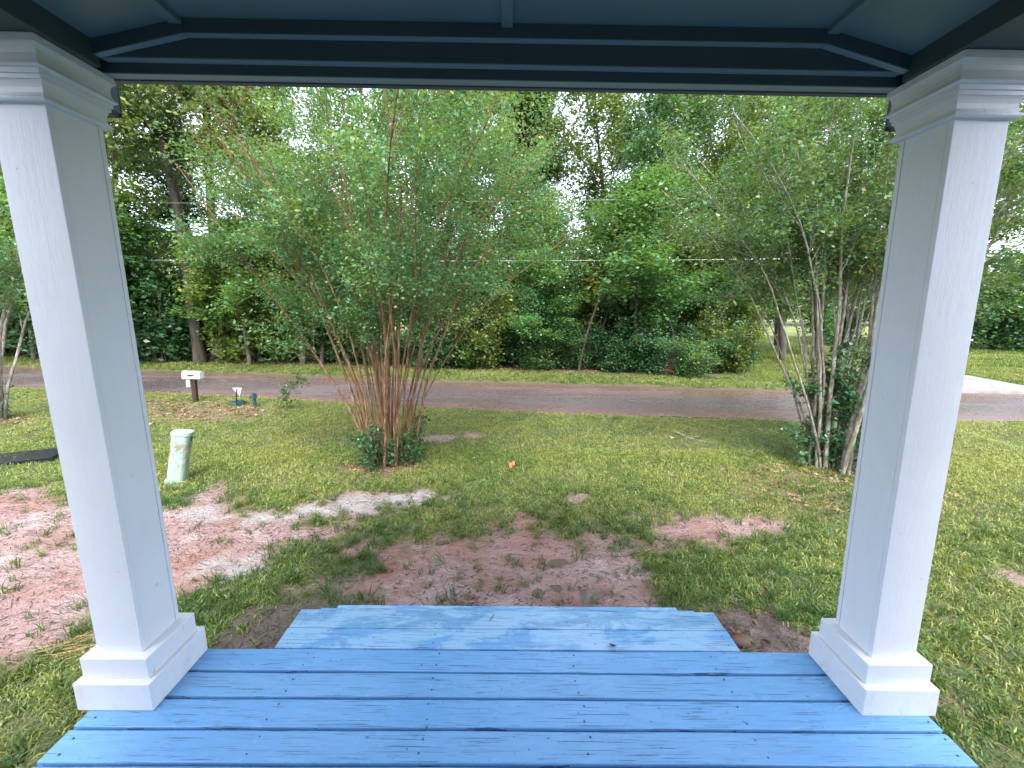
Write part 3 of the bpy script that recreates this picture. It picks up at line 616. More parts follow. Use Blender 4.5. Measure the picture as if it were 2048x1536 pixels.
MP2 = copy_tree(MAPLE, (-5.0, 14.9, gz(-5, 14.9)), 2.1, .85, 'smaller bright green maple behind the orange stemmed crape myrtle')
copy_tree(MAPLE, (.9, 15.0, gz(.9, 15)), 4.0, .62, 'young slim bright green maple beside the low spreading maple')
copy_tree(MAPLE, (-14.6, 15.1, gz(-14.6, 15.1)), 3.0, .95, 'bright green maple behind the white mailbox')
copy_tree(MAPLE, (-7.3, 15.4, gz(-7.3, 15.4)), 5.0, .9, 'bright green maple between the pine and the orange stemmed crape myrtle')
copy_tree(MAPLE, (-18.6, 15.5, gz(-18.6, 15.5)), .4, 1.0, 'bright green maple behind the slender crape myrtle')
copy_tree(MAPLE, (9.6, 18.3, gz(9.6, 18.3)), 3.6, 1.15, 'bright green maple at the end of the strip by the field')
copy_tree(MAPLE, (-9.8, 14.9, gz(-9.8, 14.9)), 1.0, .8, 'bright green maple to the side of the dark pine trunk')
# big trees right of the driveway
RT = copy_tree(OAK, (30, 25.5, gz(30, 25.5)), 1.5, (1.5, 1.5, 1.0), 'wide dark tree at the end of the grass field', 'trees beyond the grass field')
copy_tree(OAK, (37, 25, gz(37, 25)), 4.5, (1.5, 1.5, 1.0), 'wide dark tree at the end of the grass field', 'trees beyond the grass field')
copy_tree(GUM, (24, 27.5, gz(24, 27.5)), 4.5, (1.4, 1.4, .95), 'dark narrow tree at the back of the grass field')

# pine with a bare trunk
def pine(loc, seed, H, r, label):
    rng = np.random.default_rng(seed); t = thing('pine_tree', loc, label, 'tree')
    tr = grow(rng, np.array([0, 0, -.2]), np.array([-.02, 0, 1]), H, r, r*.35, 18, .02, .2); tr[1][0] *= 1.25; wood, tw = [tr], []
    for k in range(34):
        f = .42+.57*k/34; p, d, rr = at(tr, f); az = k*2.4; b1 = grow(rng, p, np.array([cos(az), sin(az), rng.uniform(-.15, .4)]), 3.2*(1.12-f)**.5*rng.uniform(.6, 1.1), .05*(1.2-f), .01, 6, .14, .15); wood.append(b1)
        for j in range(8): q, e, r2 = at(b1, rng.uniform(.35, 1)); tw.append(grow(rng, q, side_dir(rng, e, .7), rng.uniform(.3, .7), .01, .004, 3, .15, .2))
    for k in range(5):
        f = rng.uniform(.1, .4); p, d, rr = at(tr, f); az = rng.random()*6.3; wood.append(grow(rng, p, np.array([cos(az), sin(az), -.1]), rng.uniform(.5, 1.4), .02, .004, 5, .2))
    V, F = tubes(wood, 9); mesh_obj('trunk', V, F, M['bk_dark'], t, True); V, F = tubes(tw, 3); mesh_obj('branches', V, F, M['bk_dark'], t, True)
    V, F, T = scatter_leaves(rng, tw, 75, .2, .24, .1, -.1, .12); mesh_obj('crown', V, F, M['needle'], t, False, {'tint': T}); return t
PINE = pine((-12.05, 15.4, gz(-12.05, 15.4)), 7, 18, .21, 'tall pine with a thick dark trunk behind the mailbox')
copy_tree(PINE, (-11.55, 16.3, gz(-11.5, 16.3)), 2., .9, 'thinner dark pine trunk close beside the thick pine')

# shrubs and saplings along the wood edge
def shrub(name, seed, H, spread, lm, per, lsize, label, group, n=16):
    rng = np.random.default_rng(seed); t = thing(name, (0, 0, 0), label, 'shrub', group); st, tw = [], []
    for k in range(n):
        a = k*2.4; b1 = grow(rng, np.array([cos(a)*.12, sin(a)*.12, -.1]), np.array([cos(a)*rng.uniform(.1, 1.0)*spread/H, sin(a)*rng.uniform(.1, 1.0)*spread/H, 1]), H*rng.uniform(.6, 1.05), .014, .004, 6, .12); st.append(b1)
        for j in range(6): q, e, r2 = at(b1, rng.uniform(.12, 1)); tw.append(grow(rng, q, side_dir(rng, e, rng.uniform(.5, 1.3)), rng.uniform(.25, .6)*spread*.7, .006, .002, 3, .2))
    V, F = tubes(st+tw, 4); mesh_obj('stems', V, F, M['bk_grey'], t, True)
    V, F, T = scatter_leaves(rng, tw, per, .14, lsize, .35, .1, .6); mesh_obj('foliage', V, F, lm, t, False, {'tint': T}); return t
GS = 'shrubs along the foot of the woodland'
S1 = shrub('shrub', 201, 2.0, 1.2, M['lf_dark'], 85, .10, 'dark green leafy shrub at the foot of the woodland', GS)
S2 = shrub('shrub', 202, 1.5, 1.1, M['lf_mid'], 75, .09, 'low mid green shrub at the foot of the woodland', GS)
S3 = shrub('shrub', 203, 2.6, 1.3, M['lf_yel'], 70, .11, 'tall yellow green shrub at the foot of the woodland', GS)
rg = random.Random(9); pr = [S1, S2, S3]; used = [0, 0, 0]
for x in np.arange(-27, 9.2, .78):
    k = rg.choices((0, 1, 2), (7, 3, 1))[0]; y = float(yf(x))+1.7+rg.random()*2.0+(.6 if k != 1 else 0); px = x+rg.uniform(-.3, .3); sc = rg.uniform(.75, 1.2)
    if abs(px+12.0) < .9: y += 1.8
    if used[k] == 0: put(pr[k], (px, y, gz(px, y)), rg.random()*6, sc); used[k] = 1
    else: copy_tree(pr[k], (px, y, gz(px, y)), rg.random()*6, sc)
for x, y, sc in ((10.4, 19.5, 1.2), (11.8, 21.5, 1.4), (14.5, 25.0, 1.5), (26, 24.8, 1.8), (28, 24.5, 1.9), (30.5, 24.2, 1.9), (33, 23.8, 2.0), (35.5, 23.5, 2.0), (22, 26, 1.8)):
    copy_tree(S1, (x, y, gz(x, y)), rg.random()*6, sc, 'broad dark green shrub edging the grass field', 'shrubs edging the grass field')
for x, y, sc in ((-13.6, 15.6, 1.7), (-10.4, 15.8, 1.7), (-9.2, 16.2, 1.9), (-15.6, 16.1, 1.9), (-17.0, 15.6, 1.7), (-6.0, 16.0, 1.7), (-19.2, 16.4, 1.9), (4.0, 16.8, 1.7), (-7.0, 17.5, 2.0), (-2.8, 17.8, 2.2), (2.6, 17.6, 2.0), (-10.9, 18.0, 2.1), (-13.9, 16.9, 2.1), (-18.4, 17.5, 2.2), (6.0, 18.6, 1.9), (-.2, 17.3, 2.0), (8.9, 18.2, 1.7), (-16.2, 18.4, 2.2), (-21, 17, 2.2)):
    copy_tree(S3 if rg.random() < .35 else S1, (x, y, gz(x, y)), rg.random()*6, sc, 'tall leafy thicket shrub among the woodland trunks', 'thicket shrubs among the trunks')
# thin trunks of young trees in the wood
def sapling(seed, H, r):
    rng = np.random.default_rng(seed); t = thing('young_tree', (0, 0, 0), 'thin bare lower trunk of a young tree within the woodland', 'tree', 'young trees within the woodland')
    tr = grow(rng, np.array([0, 0, -.1]), np.array([rng.normal()*.1, 0, 1]), H, r, .012, 10, .07, .2); tw = []; wd = [tr]
    for k in range(12):
        p, d, rr = at(tr, .45+.54*rng.random()); b1 = grow(rng, p, side_dir(rng, d, rng.uniform(.6, 1.2)), rng.uniform(.6, 1.4), rr*.5, .004, 5, .15, .1); wd.append(b1); tw.append(b1)
    V, F = tubes(wd, 6); mesh_obj('trunk', V, F, M['bk_grey'], t, True)
    V, F, T = scatter_leaves(rng, tw, 130, .24, .13, .5, .1, .6); mesh_obj('crown', V, F, M['lf_mid'], t, False, {'tint': T}); return t
Y1 = sapling(301, 5.5, .055); first = True
for x, y in ((2.65, 14.5), (3.5, 15.6), (-2.4, 15.2), (6.5, 14.6), (-6.9, 15.9), (-3.4, 16.5), (.1, 16), (7.6, 15.3), (-10.6, 16.2), (-14, 15.8), (-16.4, 16.5), (1.9, 16.8), (-17.8, 15.6)):
    if first: put(Y1, (x, y, gz(x, y)), 1.); first = False
    else: copy_tree(Y1, (x, y, gz(x, y)), rg.random()*6, rg.uniform(.8, 1.2))

# leaning leafy shoot beside the small sign
rng = np.random.default_rng(55); t = thing('leaning_sapling', (-5.2, 8.7, gz(-5.2, 8.7)), 'small leafy shoot leaning over the lawn edge beside the teal standpipe', 'sapling')
b1 = grow(rng, np.array([0, 0, -.05]), np.array([.55, .1, 1]), 1.15, .012, .004, 8, .06, -.2); b2 = [b1]
for k in range(11): p, d, rr = at(b1, rng.uniform(.1, 1)); b2.append(grow(rng, p, side_dir(rng, d, .8), rng.uniform(.15, .4), .004, .002, 3, .1))
V, F = tubes(b2, 4); mesh_obj('stem', V, F, M['bk_grey'], t, True); V, F, T = scatter_leaves(rng, b2, 34, .06, .065, .2, .1, .6); mesh_obj('foliage', V, F, M['lf_mid'], t, False, {'tint': T})

# far woodland behind the field
rng = np.random.default_rng(77); n = 52000
fx = rng.uniform(-95, 110, n); fy = 52+rng.random(n)*8+fbm(fx*.08, fx*0, 3)*8; top = 8.5+fbm(fx*.16, fx*0+2, 5)*8+fbm(fx*.6, fx*0+2, 6)*4; fz = G+1.2+rng.random(n)**.8*top
V, F, T = leaves(rng, np.stack([fx, fy, fz], -1), .75, .1, .3, .7, .45+fbm(fx*.3, fz*.5, 9)*.8, .2)
tag(mesh_obj('far_woodland', V, F, M['lf_far'], None, False, {'tint': T}), 'distant green woodland closing the field behind the trees', 'woodland', kind='stuff')

# ================================================================== THINGS ON THE LAWN
# mailbox
mx, my = -7.43, 9.21; t = thing('mailbox', (mx, my, gz(mx, my)), 'white curved top mailbox on a brown wooden post by the road', 'mailbox')
b = box_bm(-.045, .045, -.045, .045, -.15, .56, .006)
for v in b.verts: v.co.x += .0*v.co.z
bm_obj('post', b, M['post'], t)
def mbox(L, w, h):
    pts = [(-w, 0), (w, 0)]+[(w*cos(a), h*.5+w*sin(a)*.9) for a in np.linspace(0, pi, 11)]
    b = bmesh.new(); n = len(pts); A = [b.verts.new((-L/2, x, z)) for x, z in pts]; B = [b.verts.new((L/2, x, z)) for x, z in pts]
    b.faces.new(A[::-1]); b.faces.new(B)
    for i in range(n): b.faces.new((A[i], A[(i+1) % n], B[(i+1) % n], B[i]))
    return b
b = mbox(.36, .085, .2)
for v in b.verts: v.co.z += .565
o = bm_obj('box', b, M['mailbox'], t)
b = mbox(.02, .092, .21)
for v in b.verts: v.co.x -= .188; v.co.z += .562
d = bm_obj('door', b, M['mailbox'], t)
bm_obj('nameplate', box_bm(-.08, .06, -.089, -.0855, .625, .665, .001), M['black'], t)
bm_obj('bracket', box_bm(-.14, .14, -.06, .06, .548, .564, .002), M['post'], t)
bm_obj('newspaper_holder', box_bm(-.145, -.06, -.05, .06, .36, .545, .008), M['mailbox'], t)
t.rotation_euler = (0, RAD(1.5), RAD(6))
# small sign seen from behind
t = thing('yard_sign', (-6.19, 8.79, gz(-6.19, 8.79)), 'small white triangular yard sign on a dark leaning stake', 'sign')
V, F = tubes([(np.array([(0, 0, -.1), (.02, 0, .12), (.055, 0, .42)]), np.array([.012, .012, .011]))], 6); mesh_obj('stake', V, F, M['black'], t, True)
b = bmesh.new(); f = b.faces.new([b.verts.new(q) for q in ((-.055, .016, .43), (.16, .016, .43), (.09, .016, .25))]); e = bmesh.ops.extrude_face_region(b, geom=[f])
for v in e['geom']:
    if isinstance(v, bmesh.types.BMVert): v.co.y += .006
bm_obj('panel', b, M['signw'], t)
# valve lid at the sign's foot
def disc(name, r, h, mat, parent, z=0, sides=24, sq=1., bev=.006):
    b = bmesh.new(); bmesh.ops.create_cone(b, cap_ends=True, segments=sides, radius1=r, radius2=r*.96, depth=h)
    for v in b.verts: v.co.z += z+h/2; v.co.y *= sq
    return bm_obj(name, b, mat, parent)
t = thing('valve_cover', (-6.25, 8.95, gz(-6.25, 8.95)), 'low dark green valve cover at the foot of the yard sign', 'cover')
disc('rim', .16, .07, M['teal'], t, -.01); disc('lid', .145, .02, M['teal'], t, .06); disc('lid_knob', .03, .02, M['black'], t, .08)
# standpipe
t = thing('standpipe', (-5.77, 8.81, gz(-5.77, 8.81)), 'short dark teal standpipe with a capped head', 'standpipe')
disc('pipe', .036, .32, M['teal'], t, -.1, 14); disc('head', .056, .085, M['teal'], t, .20, 14); disc('cap_nut', .03, .025, M['teal'], t, .285, 6)
V, F = tubes([(np.array([(-.03, 0, .235), (-.08, -.01, .235), (-.10, -.015, .20)]), np.array([.022, .022, .02]))], 8); mesh_obj('spout', V, F, M['teal'], t, True)
# telecom pedestal
s_ = NM('weathered_pale_green_plastic'); p_ = s_.obj()
al = s_.ramp(s_.noise(s_.map(p_, (5, 5, 3)), 1.5, 5, .65, .6), [(.46, 0), (.56, 1)]); zz_ = s_.n('SeparateXYZ', Vector=p_).outputs[2]
band = s_.ramp(zz_, [(.14, .12), (.3, 1.), (.5, .9), (.62, .15)])
sp_ = s_.ramp(s_.noise(p_, 40, 3), [(.62, 0), (.7, .5)])
c_ = s_.mix(s_.noise(p_, 5, 3), (.29, .42, .36), (.36, .48, .42)); c_ = s_.mix(s_.math('MULTIPLY', s_.math('MULTIPLY', al, band), .85), c_, (.19, .14, .06)); c_ = s_.mix(sp_, c_, (.12, .13, .09))
M['ped'] = s_.pbr(c_, .5, s_.bump(s_.noise(p_, 25, 3), .15, .004))
t = thing('utility_pedestal', (-4.37, 4.95, gz(-4.37, 4.95)), 'leaning pale green utility pedestal with brown algae stains on the lawn', 'pedestal')
def rsq(name, w, d, rc, z0, z1, mat, top=1., n=6):
    b = bmesh.new(); R = []
    for z, s in ((z0, 1.), (z1, top)):
        ring = []
        for cx, cy, a0 in ((w-rc, d-rc, 0), (-w+rc, d-rc, pi/2), (-w+rc, -d+rc, pi), (w-rc, -d+rc, 1.5*pi)):
            for k in range(n+1): a = a0+k/n*pi/2; ring.append(b.verts.new(((cx+rc*cos(a))*s, (cy+rc*sin(a))*s, z)))
        R.append(ring)
    m = len(R[0]); b.faces.new(R[0][::-1]); b.faces.new(R[1])
    for k in range(m): b.faces.new((R[0][k], R[0][(k+1) % m], R[1][(k+1) % m], R[1][k]))
    return bm_obj(name, b, mat, t)
rsq('housing', .098, .092, .055, .03, .645, M['ped'], 1.03); rsq('lid', .112, .105, .06, .645, .685, M['ped'], .97); rsq('base_flange', .115, .105, .05, -.12, .035, M['ped'])
bm_obj('hasp', box_bm(.10, .108, -.02, .02, .56, .62, .002), M['black'], t)
t.rotation_euler = (RAD(-2), RAD(10.5), RAD(18))
# black plastic panel lying on the ground
t = thing('black_panel', (-7.15, 5.62, gz(-7.15, 5.62)), 'flat black plastic panel lying on the grass behind the column', 'panel')
bm_obj('sheet', box_bm(-.44, .44, -.2, .2, .035, .05, .004), M['black'], t); 
for y0, y1 in ((-.215, -.19), (.19, .215)): bm_obj('edge_rim', box_bm(-.45, .45, y0, y1, -.01, .062, .004), M['black'], t)
for x0, x1 in ((-.45, -.43), (.43, .45)): bm_obj('edge_rim', box_bm(x0, x1, -.189, .189, -.01, .062, .004), M['black'], t)
t.rotation_euler = (RAD(3), RAD(-3), RAD(16))
# orange scrap
rng = np.random.default_rng(3); b = bmesh.new(); bmesh.ops.create_grid(b, x_segments=6, y_segments=5, size=.042)
for v in b.verts: v.co.z = .05+.022*math.sin(v.co.x*60)+.018*math.cos(v.co.y*70+v.co.x*30)+v.co.y*.6; v.co.y *= .7
e = bmesh.ops.solidify(b, geom=list(b.faces), thickness=.0015)
t = thing('marking_flag', (.08, 5.45, gz(.08, 5.45)), 'small crumpled orange plastic flag lying in the lawn', 'flag'); bm_obj('flag', b, M['orange'], t, True)
V, F = tubes([(np.array([(.03, 0, .03), (.0, .03, .0), (-.04, .05, -.03)]), np.array([.002]*3))], 5); mesh_obj('wire', V, F, M['black'], t)
# fallen stick and bark debris in the lawn
rng = np.random.default_rng(8)
br = grow(rng, np.array([-.28, .2, .035]), np.array([.75, -.6, .03]), .65, .022, .008, 7, .12); br2 = grow(rng, br[0][3], np.array([.9, .2, .05]), .22, .01, .004, 4, .15)
V, F = tubes([br, br2], 7); o = mesh_obj('fallen_branch', V, F, M['bk_lichen'], None, True); o.location = (3.47, 6.95, gz(3.47, 6.95)+.01); tag(o, 'short broken branch lying on the sunny lawn near the road', 'branch')
# stones by the steps
def stone(x, y, r, seed, label, sc=(1, 1, .6)):
    b = bmesh.new(); bmesh.ops.create_icosphere(b, subdivisions=3, radius=r); rs = np.random.default_rng(seed).normal(size=(6, 3))
    for v in b.verts:
        q = sum(math.sin(float(v.co.dot(Vector(k)))/r*1.3+i) for i, k in enumerate(rs))*.05; v.co *= 1+q; v.co.x *= sc[0]; v.co.y *= sc[1]; v.co.z *= sc[2]
    o = bm_obj('stone', b, M['stone'], None, True); o.location = (x, y, gz(x, y)+r*sc[2]*.35); tag(o, label, 'stone')
stone(1.68, 2.43, .07, 1, 'rust red stone in the bare soil beside the steps', (1.25, .8, .6))
stone(-2.30, 2.92, .022, 2, 'tiny orange stone in grass beside the column foot')
stone(-1.98, 4.02, .03, 4, 'small dark clod on the pale sandy streak')
# dead leaf and twig on the deck
b = bmesh.new(); bmesh.ops.create_grid(b, x_segments=4, y_segments=2, size=.018)
for v in b.verts: v.co.y *= .4*(1.2-abs(v.co.x)/.018); v.co.z = .004+abs(v.co.x)*.3
bmesh.ops.solidify(b, geom=list(b.faces), thickness=.0008)
o = bm_obj('dead_leaf', b, M['deadleaf'], None, True); o.location = (.57, 1.80, .001); o.rotation_euler = (0, 0, -.4); tag(o, 'curled dead brown leaf on the top tread', 'leaf')
V, F = tubes([(np.array([(-.04, .03, .003), (0, .002, .004), (.045, -.03, .003)]), np.array([.0018, .0018, .001]))], 5); o = mesh_obj('twig', V, F, M['twig'], None, True); o.location = (1.375, .955, 0); tag(o, 'thin dark twig lying on the blue deck', 'twig')
V, F = tubes([(np.array([(-.012, -.03, .003), (.0, 0, .004), (.012, .022, .003)]), np.array([.0016, .0016, .001]))], 5); o = mesh_obj('twig', V, F, M['twig'], None, True); o.location = (-.07, 1.99, 0); tag(o, 'short thin twig on the wet top tread of the steps', 'twig')

# power lines
def wire(name, pts, r, label):
    P = []
    for a, b_ in zip(pts, pts[1:]):
        a = np.array(a); b_ = np.array(b_)
        for k in range(41):
            u = k/40; q = a*(1-u)+b_*u; q[2] -= .5*4*u*(1-u); P.append(q)
    V, F = tubes([(np.array(P), np.full(len(P), r))], 6); tag(mesh_obj(name, V, F, M['cable'], None, True), label, 'cable', None)
wire('overhead_cable', [(-34, 16.9, 3.5), (36, 11.1, 4.15)], .009, 'thick pale overhead cable crossing in front of the woodland')
wire('overhead_cable', [(-34, 17.0, 5.6), (36, 11.2, 6.0)], .004, 'thin upper overhead wire above the thick pale cable')
for x, yp in ((-34, 16.95), (36, 11.15)):
    t = thing('utility_pole', (x, yp, gz(x, yp)), 'wooden utility pole carrying the overhead cables', 'pole', 'utility poles beyond the view')
    V, F = tubes([(np.array([(0, .13, -.5), (0, .13, 4), (0, .13, 8.2)]), np.array([.14, .12, .095]))], 12); mesh_obj('shaft', V, F, M['pole'], t, True); bm_obj('crossarm', box_bm(-.9, .9, -.0, .08, 7.3, 7.42, .01), M['pole'], t)

# ================================================================== GRASS, LITTER (instanced tufts)
lib = bpy.data.collections.new('tuft_library')
def to_lib(o, coll): COL.objects.unlink(o); coll.objects.link(o)
def mat_grass(name, a, b, c, seedscale=.5):
    s = NM(name); r = s.n('ObjectInfo').outputs['Random']; p = s.pos()
    n = s.ramp(s.noise(p, seedscale, 5, .68), [(.32, 0.05), (.68, .95)]); f = s.math('ADD', s.math('MULTIPLY', r, .45), s.math('MULTIPLY', n, .75))
    if name == 'lawn_grass': f = s.math('ADD', f, s.ramp(s.math('DIVIDE', s.n('SeparateXYZ', Vector=p).outputs[1], 10), [(.40, 0), (.75, .16)]))
    col = s.ramp(s.math('ADD', f, s.math('MULTIPLY', s.math('SUBTRACT', s.attr('tint'), .25), .5)), [(.38, a), (.66, b), (.95, c)])
    bs = s.n('BsdfPrincipled', Roughness=.33); s.set(bs, 'Base__Color', col); bs.inputs['Specular IOR Level'].default_value = .4
    t = s.n('BsdfTranslucent', Color=s.mix(.5, col, (.32, .36, .05))); mx = s.n('MixShader', Fac=.35, i1=bs.outputs[0], i2=t.outputs[0]); s.t.links.new(mx.outputs[0], s.out.inputs[0]); return s.m
M['grass'] = mat_grass('lawn_grass', (.056, .145, .038), (.15, .245, .055), (.33, .345, .09))
M['grass_far'] = mat_grass('verge_grass', (.07, .145, .032), (.155, .225, .046), (.28, .29, .075))
M['grass_coarse'] = mat_grass('coarse_grass', (.03, .085, .022), (.065, .13, .03), (.13, .18, .05))
M['weed'] = mat_grass('weed_leaf', (.035, .10, .025), (.075, .15, .03), (.17, .18, .04), 1.5)
def tuft(seed, nb, rad, h, w, bend, mat, coll):
    rng = np.random.default_rng(seed); V, F, T = [], [], []
    for k in range(nb):
        a = rng.random()*2*pi; q = rad*math.sqrt(rng.random()); p = np.array([cos(a)*q, sin(a)*q, -.008]); az = rng.random()*2*pi; d = np.array([cos(az), sin(az), 0]); s = np.array([-d[1], d[0], 0])
        H = h*rng.uniform(.5, 1.15); bb = bend*rng.uniform(.3, 1.3); ww = w*rng.uniform(.7, 1.2)/2
        m = p+np.array([0, 0, H*.6])+d*H*bb*.3; tip = p+np.array([0, 0, H*max(.15, 1-.4*bb)])+d*H*bb
        o = len(V); V += [p-s*ww, p+s*ww, m+s*ww*.85, m-s*ww*.85, tip+s*ww*.12, tip-s*ww*.12]; F += [(o, o+1, o+2, o+3), (o+3, o+2, o+4, o+5)]; T += [rng.random()]*6
    o = mesh_obj('tuft', np.array(V), np.array(F), mat, None, True, {'tint': T}); to_lib(o, coll)
def sub(n): c = bpy.data.collections.new(n); return c
C_l, C_c, C_w, C_f = sub('lawn_tufts'), sub('coarse_tufts'), sub('weed_tufts'), sub('fallen_leaves')
for k in range(6): tuft(400+k, 18, .08, .046, .007, .95, M['grass'], C_l)
for k in range(5): tuft(420+k, 13, .045, .125, .008, 1.0, M['grass_coarse'], C_c)
def leafclump(seed, n, rad, h, size, mat, coll, flat):
    rng = np.random.default_rng(seed); C = np.stack([rng.normal(size=n)*rad, rng.normal(size=n)*rad, rng.random(n)*h+.006], -1); V, F, T = leaves(rng, C, size, .0, flat, .6); o = mesh_obj('clump', V, F, mat, None, False, {'tint': T}); to_lib(o, coll)
for k in range(3): leafclump(440+k, 14, .05, .07, .03, M['weed'], C_w, .5)
s_ = NM('fallen_leaf'); r_ = s_.n('ObjectInfo').outputs['Random']
M['fallen'] = s_.pbr(s_.ramp(s_.math('ADD', s_.math('MULTIPLY', r_, .6), s_.math('MULTIPLY', s_.attr('tint'), .4)), [(.1, (.07, .035, .02)), (.5, (.22, .12, .06)), (.9, (.42, .29, .19))]), .6)
for k in range(3): leafclump(460+k, 9, .06, .015, .055, M['fallen'], C_f, .85)
def instancer(name, P, rot, sc, coll, label, cat):
    me = bpy.data.meshes.new(name); me.vertices.add(len(P)); me.vertices.foreach_set('co', np.asarray(P, np.float32).ravel())
    a = me.attributes.new('rot', 'FLOAT_VECTOR', 'POINT'); a.data.foreach_set('vector', np.asarray(rot, np.float32).ravel())
    a = me.attributes.new('scl', 'FLOAT', 'POINT'); a.data.foreach_set('value', np.asarray(sc, np.float32))
    o = bpy.data.objects.new(name, me); COL.objects.link(o)
    ng = bpy.data.node_groups.new(name, 'GeometryNodeTree'); ng.interface.new_socket('Geometry', in_out='INPUT', socket_type='NodeSocketGeometry'); ng.interface.new_socket('Geometry', in_out='OUTPUT', socket_type='NodeSocketGeometry')
    N = ng.nodes; L = ng.links; gi = N.new('NodeGroupInput'); go = N.new('NodeGroupOutput'); iop = N.new('GeometryNodeInstanceOnPoints'); ci = N.new('GeometryNodeCollectionInfo')
    ci.inputs['Collection'].default_value = coll; ci.inputs['Separate Children'].default_value = True; ci.inputs['Reset Children'].default_value = True
    m2p = N.new('GeometryNodeMeshToPoints'); ar = N.new('GeometryNodeInputNamedAttribute'); ar.data_type = 'FLOAT_VECTOR'; ar.inputs['Name'].default_value = 'rot'; as_ = N.new('GeometryNodeInputNamedAttribute'); as_.data_type = 'FLOAT'; as_.inputs['Name'].default_value = 'scl'
    e2r = N.new('FunctionNodeEulerToRotation')
    iop.inputs['Pick Instance'].default_value = True
    L.new(gi.outputs[0], m2p.inputs[0]); L.new(m2p.outputs[0], iop.inputs['Points']); L.new(ci.outputs[0], iop.inputs['Instance']); L.new(ar.outputs[0], e2r.inputs[0]); L.new(e2r.outputs[0], iop.inputs['Rotation']); L.new(as_.outputs[0], iop.inputs['Scale']); L.new(iop.outputs[0], go.inputs[0])
    md = o.modifiers.new('instances', 'NODES'); md.node_group = ng
    return tag(o, label, cat, kind='stuff')
rng = np.random.default_rng(900)
def sample(n, x0, x1, y0, y1): return rng.uniform(x0, x1, n), rng.uniform(y0, y1, n)
def rots(n, t=.15): return np.stack([rng.normal(size=n)*t, rng.normal(size=n)*t, rng.random(n)*6.283], -1)
def onroad(x, y, m=0.): e = fbm(x*1.5, y*1.5, 70)*.5; return (y > yn(x)-m+e) & (y < yf(x)+m+e)
under = lambda x, y: (abs(x-.03) < 1.86) & (y < 1.82)
onstep = lambda x, y: (x > -1.2) & (x < 1.25) & (y < 2.52)
# lawn: density falls with distance from the porch
X1, Y1_ = sample(46000, -9.5, 9.5, 1.0, 6.2); X2, Y2 = sample(42000, -15, 15, 5.6, 10.8); x = np.concatenate([X1, X2]); y = np.concatenate([Y1_, Y2])
mu, sa, da, li = masks(x, y); keep = (rng.random(len(x)) > np.clip(1.25*mu+sa+1.2*da, 0, 1)*1.0+.72*li) & ~onroad(x, y, .02) & ~under(x, y) & ~onstep(x, y)
thin = fbm(x*1.3, y*1.3, 90); keep &= rng.random(len(x)) < np.where(y < 4.4, .72, 1.)+thin*.9
x, y = x[keep], y[keep]; scl = rng.uniform(.7, 1.25, len(x))*np.where(y < 4.0, 1.1, 1.)
instancer('lawn_grass', np.stack([x, y, ground_h(x, y)], -1), rots(len(x), .2), scl, C_l, 'short yellow green lawn grass between porch and road', 'grass')
# coarse dark tufts, mostly near the porch and at the edges of the mud
x, y = sample(26000, -8, 8, 1.0, 5.0); mu, sa, da, li = masks(x, y); edge = np.clip(1-abs(mu-.35)*2.2, 0, 1)
keep = (rng.random(len(x)) < np.clip(.10*sstep(4.6, 3., y)*(1-mu)+.42*edge+.05*mu*(1-sa), 0, 1)*(1-.85*da)*sstep(5.2, 4.2, y)*(.35+1.3*np.clip(fbm(x*2.6, y*2.6, 95)+.5, 0, 1))) & ~under(x, y) & ~onstep(x, y)
x, y = x[keep], y[keep]; instancer('coarse_grass', np.stack([x, y, ground_h(x, y)], -1), rots(len(x), .35), rng.uniform(.5, 1.1, len(x)), C_c, 'longer dark green grass tufts around the clay mud patches', 'grass')
# verge and field beyond the road
x, y = sample(22000, -26, 22, 10.8, 16.5); keep = (y > yf(x)+.05+fbm(x*1.2, y, 71)*.5) & (rng.random(len(x)) < np.where(x > 8.5, 1., sstep(2.6, .7, y-yf(x)))) & ~((x > 12.2) & (x < 18.5) & (y < 14.9) & (sdist([(12.4, 11.52), (13.9, 14.45), (15.4, 14.9), (17.2, 14.39), (16.75, 12.5), (18.2, 11.35)], x, y) > -.1))
x1, y1 = x[keep], y[keep]; x, y = sample(26000, 8, 40, 14, 34); keep = (sdist([(12.4, 11.52), (13.9, 14.45), (15.4, 14.9), (17.2, 14.39), (16.75, 12.5), (18.2, 11.35)], x, y) < -.1); x = np.concatenate([x1, x[keep]]); y = np.concatenate([y1, y[keep]])
C_v = sub('verge_tufts')
for k in range(4): tuft(480+k, 18, .12, .13, .014, .8, M['grass_far'], C_v)
instancer('verge_grass', np.stack([x, y, ground_h(x, y)], -1), rots(len(x)), rng.uniform(.6, 1.2, len(x))*np.where(y > 17, 1.5, .8), C_v, 'rough grass on the far verge and field beyond the road', 'grass')
# broadleaf weeds
x, y = sample(9000, -9, 9, 1.5, 9.5); mu, sa, da, li = masks(x, y); keep = (rng.random(len(x)) < np.clip(.12+.9*sstep(.12, .3, fbm(x*.5, y*.5, 97))+.7*sstep(1.9, .7, np.hypot(x-4.6, (y-5.)*1.2)), 0, 1)*(1-mu)) & ~onroad(x, y, .1) & ~under(x, y) & ~onstep(x, y)
x, y = x[keep], y[keep]; instancer('lawn_weeds', np.stack([x, y, ground_h(x, y)], -1), rots(len(x)), rng.uniform(.6, 1.2, len(x)), C_w, 'low broad leafed weeds scattered through the lawn', 'weeds')
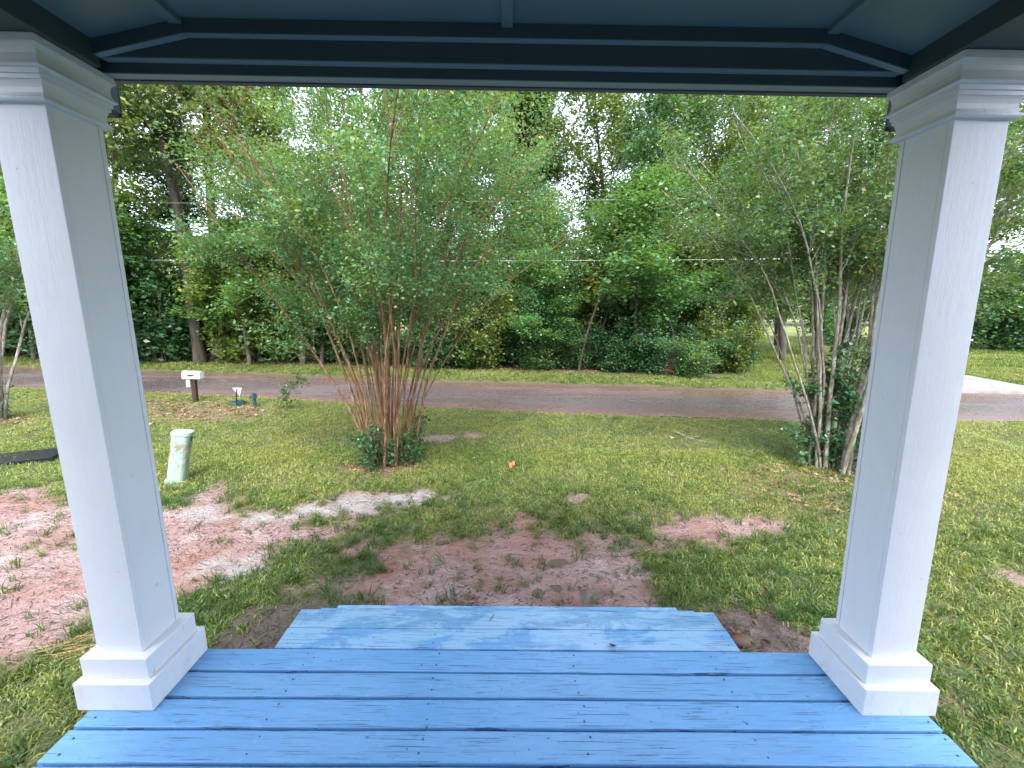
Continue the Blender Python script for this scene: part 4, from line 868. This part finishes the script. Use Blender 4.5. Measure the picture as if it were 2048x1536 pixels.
# fallen leaves
x, y = sample(30000, -14, 10, 1.6, 17.5); mu, sa, da, li = masks(x, y); keep = (rng.random(len(x)) < np.clip(li*.55+da*.06+.006, 0, 1)) & ~onroad(x, y, .0) & ~under(x, y) & ~onstep(x, y)
x, y = x[keep], y[keep]; instancer('fallen_leaves', np.stack([x, y, ground_h(x, y)], -1), rots(len(x), .1), rng.uniform(.6, 1.1, len(x)), C_f, 'brown fallen leaf litter around the mailbox and tree feet', 'leaf litter')
# straw and twigs trampled in the mud
rng2 = np.random.default_rng(950); x = rng2.uniform(-6.5, 3.2, 9000); y = rng2.uniform(2.0, 5.0, 9000); mu, sa, da, li = masks(x, y); kp = (rng2.random(len(x)) < mu*(1-.5*sa)*.8+da*.8) & ~onstep(x, y) & ~under(x, y); x, y = x[kp], y[kp]; z = ground_h(x, y); n = len(x)
a = rng2.random(n)*2*pi; L = rng2.uniform(.006, .03, n); d = np.stack([np.cos(a), np.sin(a), rng2.normal(size=n)*.15], -1)*L[:, None]; s = np.stack([-np.sin(a), np.cos(a), np.zeros(n)], -1)*.0022; P = np.stack([x, y, z+.006], -1)
V = np.stack([P-d-s, P+d-s, P+d+s, P-d+s, P+np.array([0, 0, .005])], 1).reshape(-1, 3); b_ = np.arange(n)[:, None]*5
F = np.concatenate([b_+np.array([[0, 1, 4]]), b_+np.array([[1, 2, 4]]), b_+np.array([[2, 3, 4]]), b_+np.array([[3, 0, 4]])])
tag(mesh_obj('mud_debris', V, F, M['twig'], None), 'dark bits of straw and twig trampled into the mud', 'debris', kind='stuff')
# bundle of dead straw by the column foot
rng2 = np.random.default_rng(951); br = []
for k in range(32):
    p = np.array([rng2.normal()*.12, rng2.normal()*.05, .02+rng2.random()*.05]); br.append(grow(rng2, p, np.array([1, .5+rng2.normal()*.4, rng2.normal()*.15]), rng2.uniform(.1, .3), .0025, .001, 3, .12))
V, F = tubes(br, 3); o = mesh_obj('dead_straw', V, F, M['straw'], None); o.location = (-2.95, 2.28, gz(-2.95, 2.28)); tag(o, 'bundle of dead straw coloured grass in the mud beside the deck', 'straw')
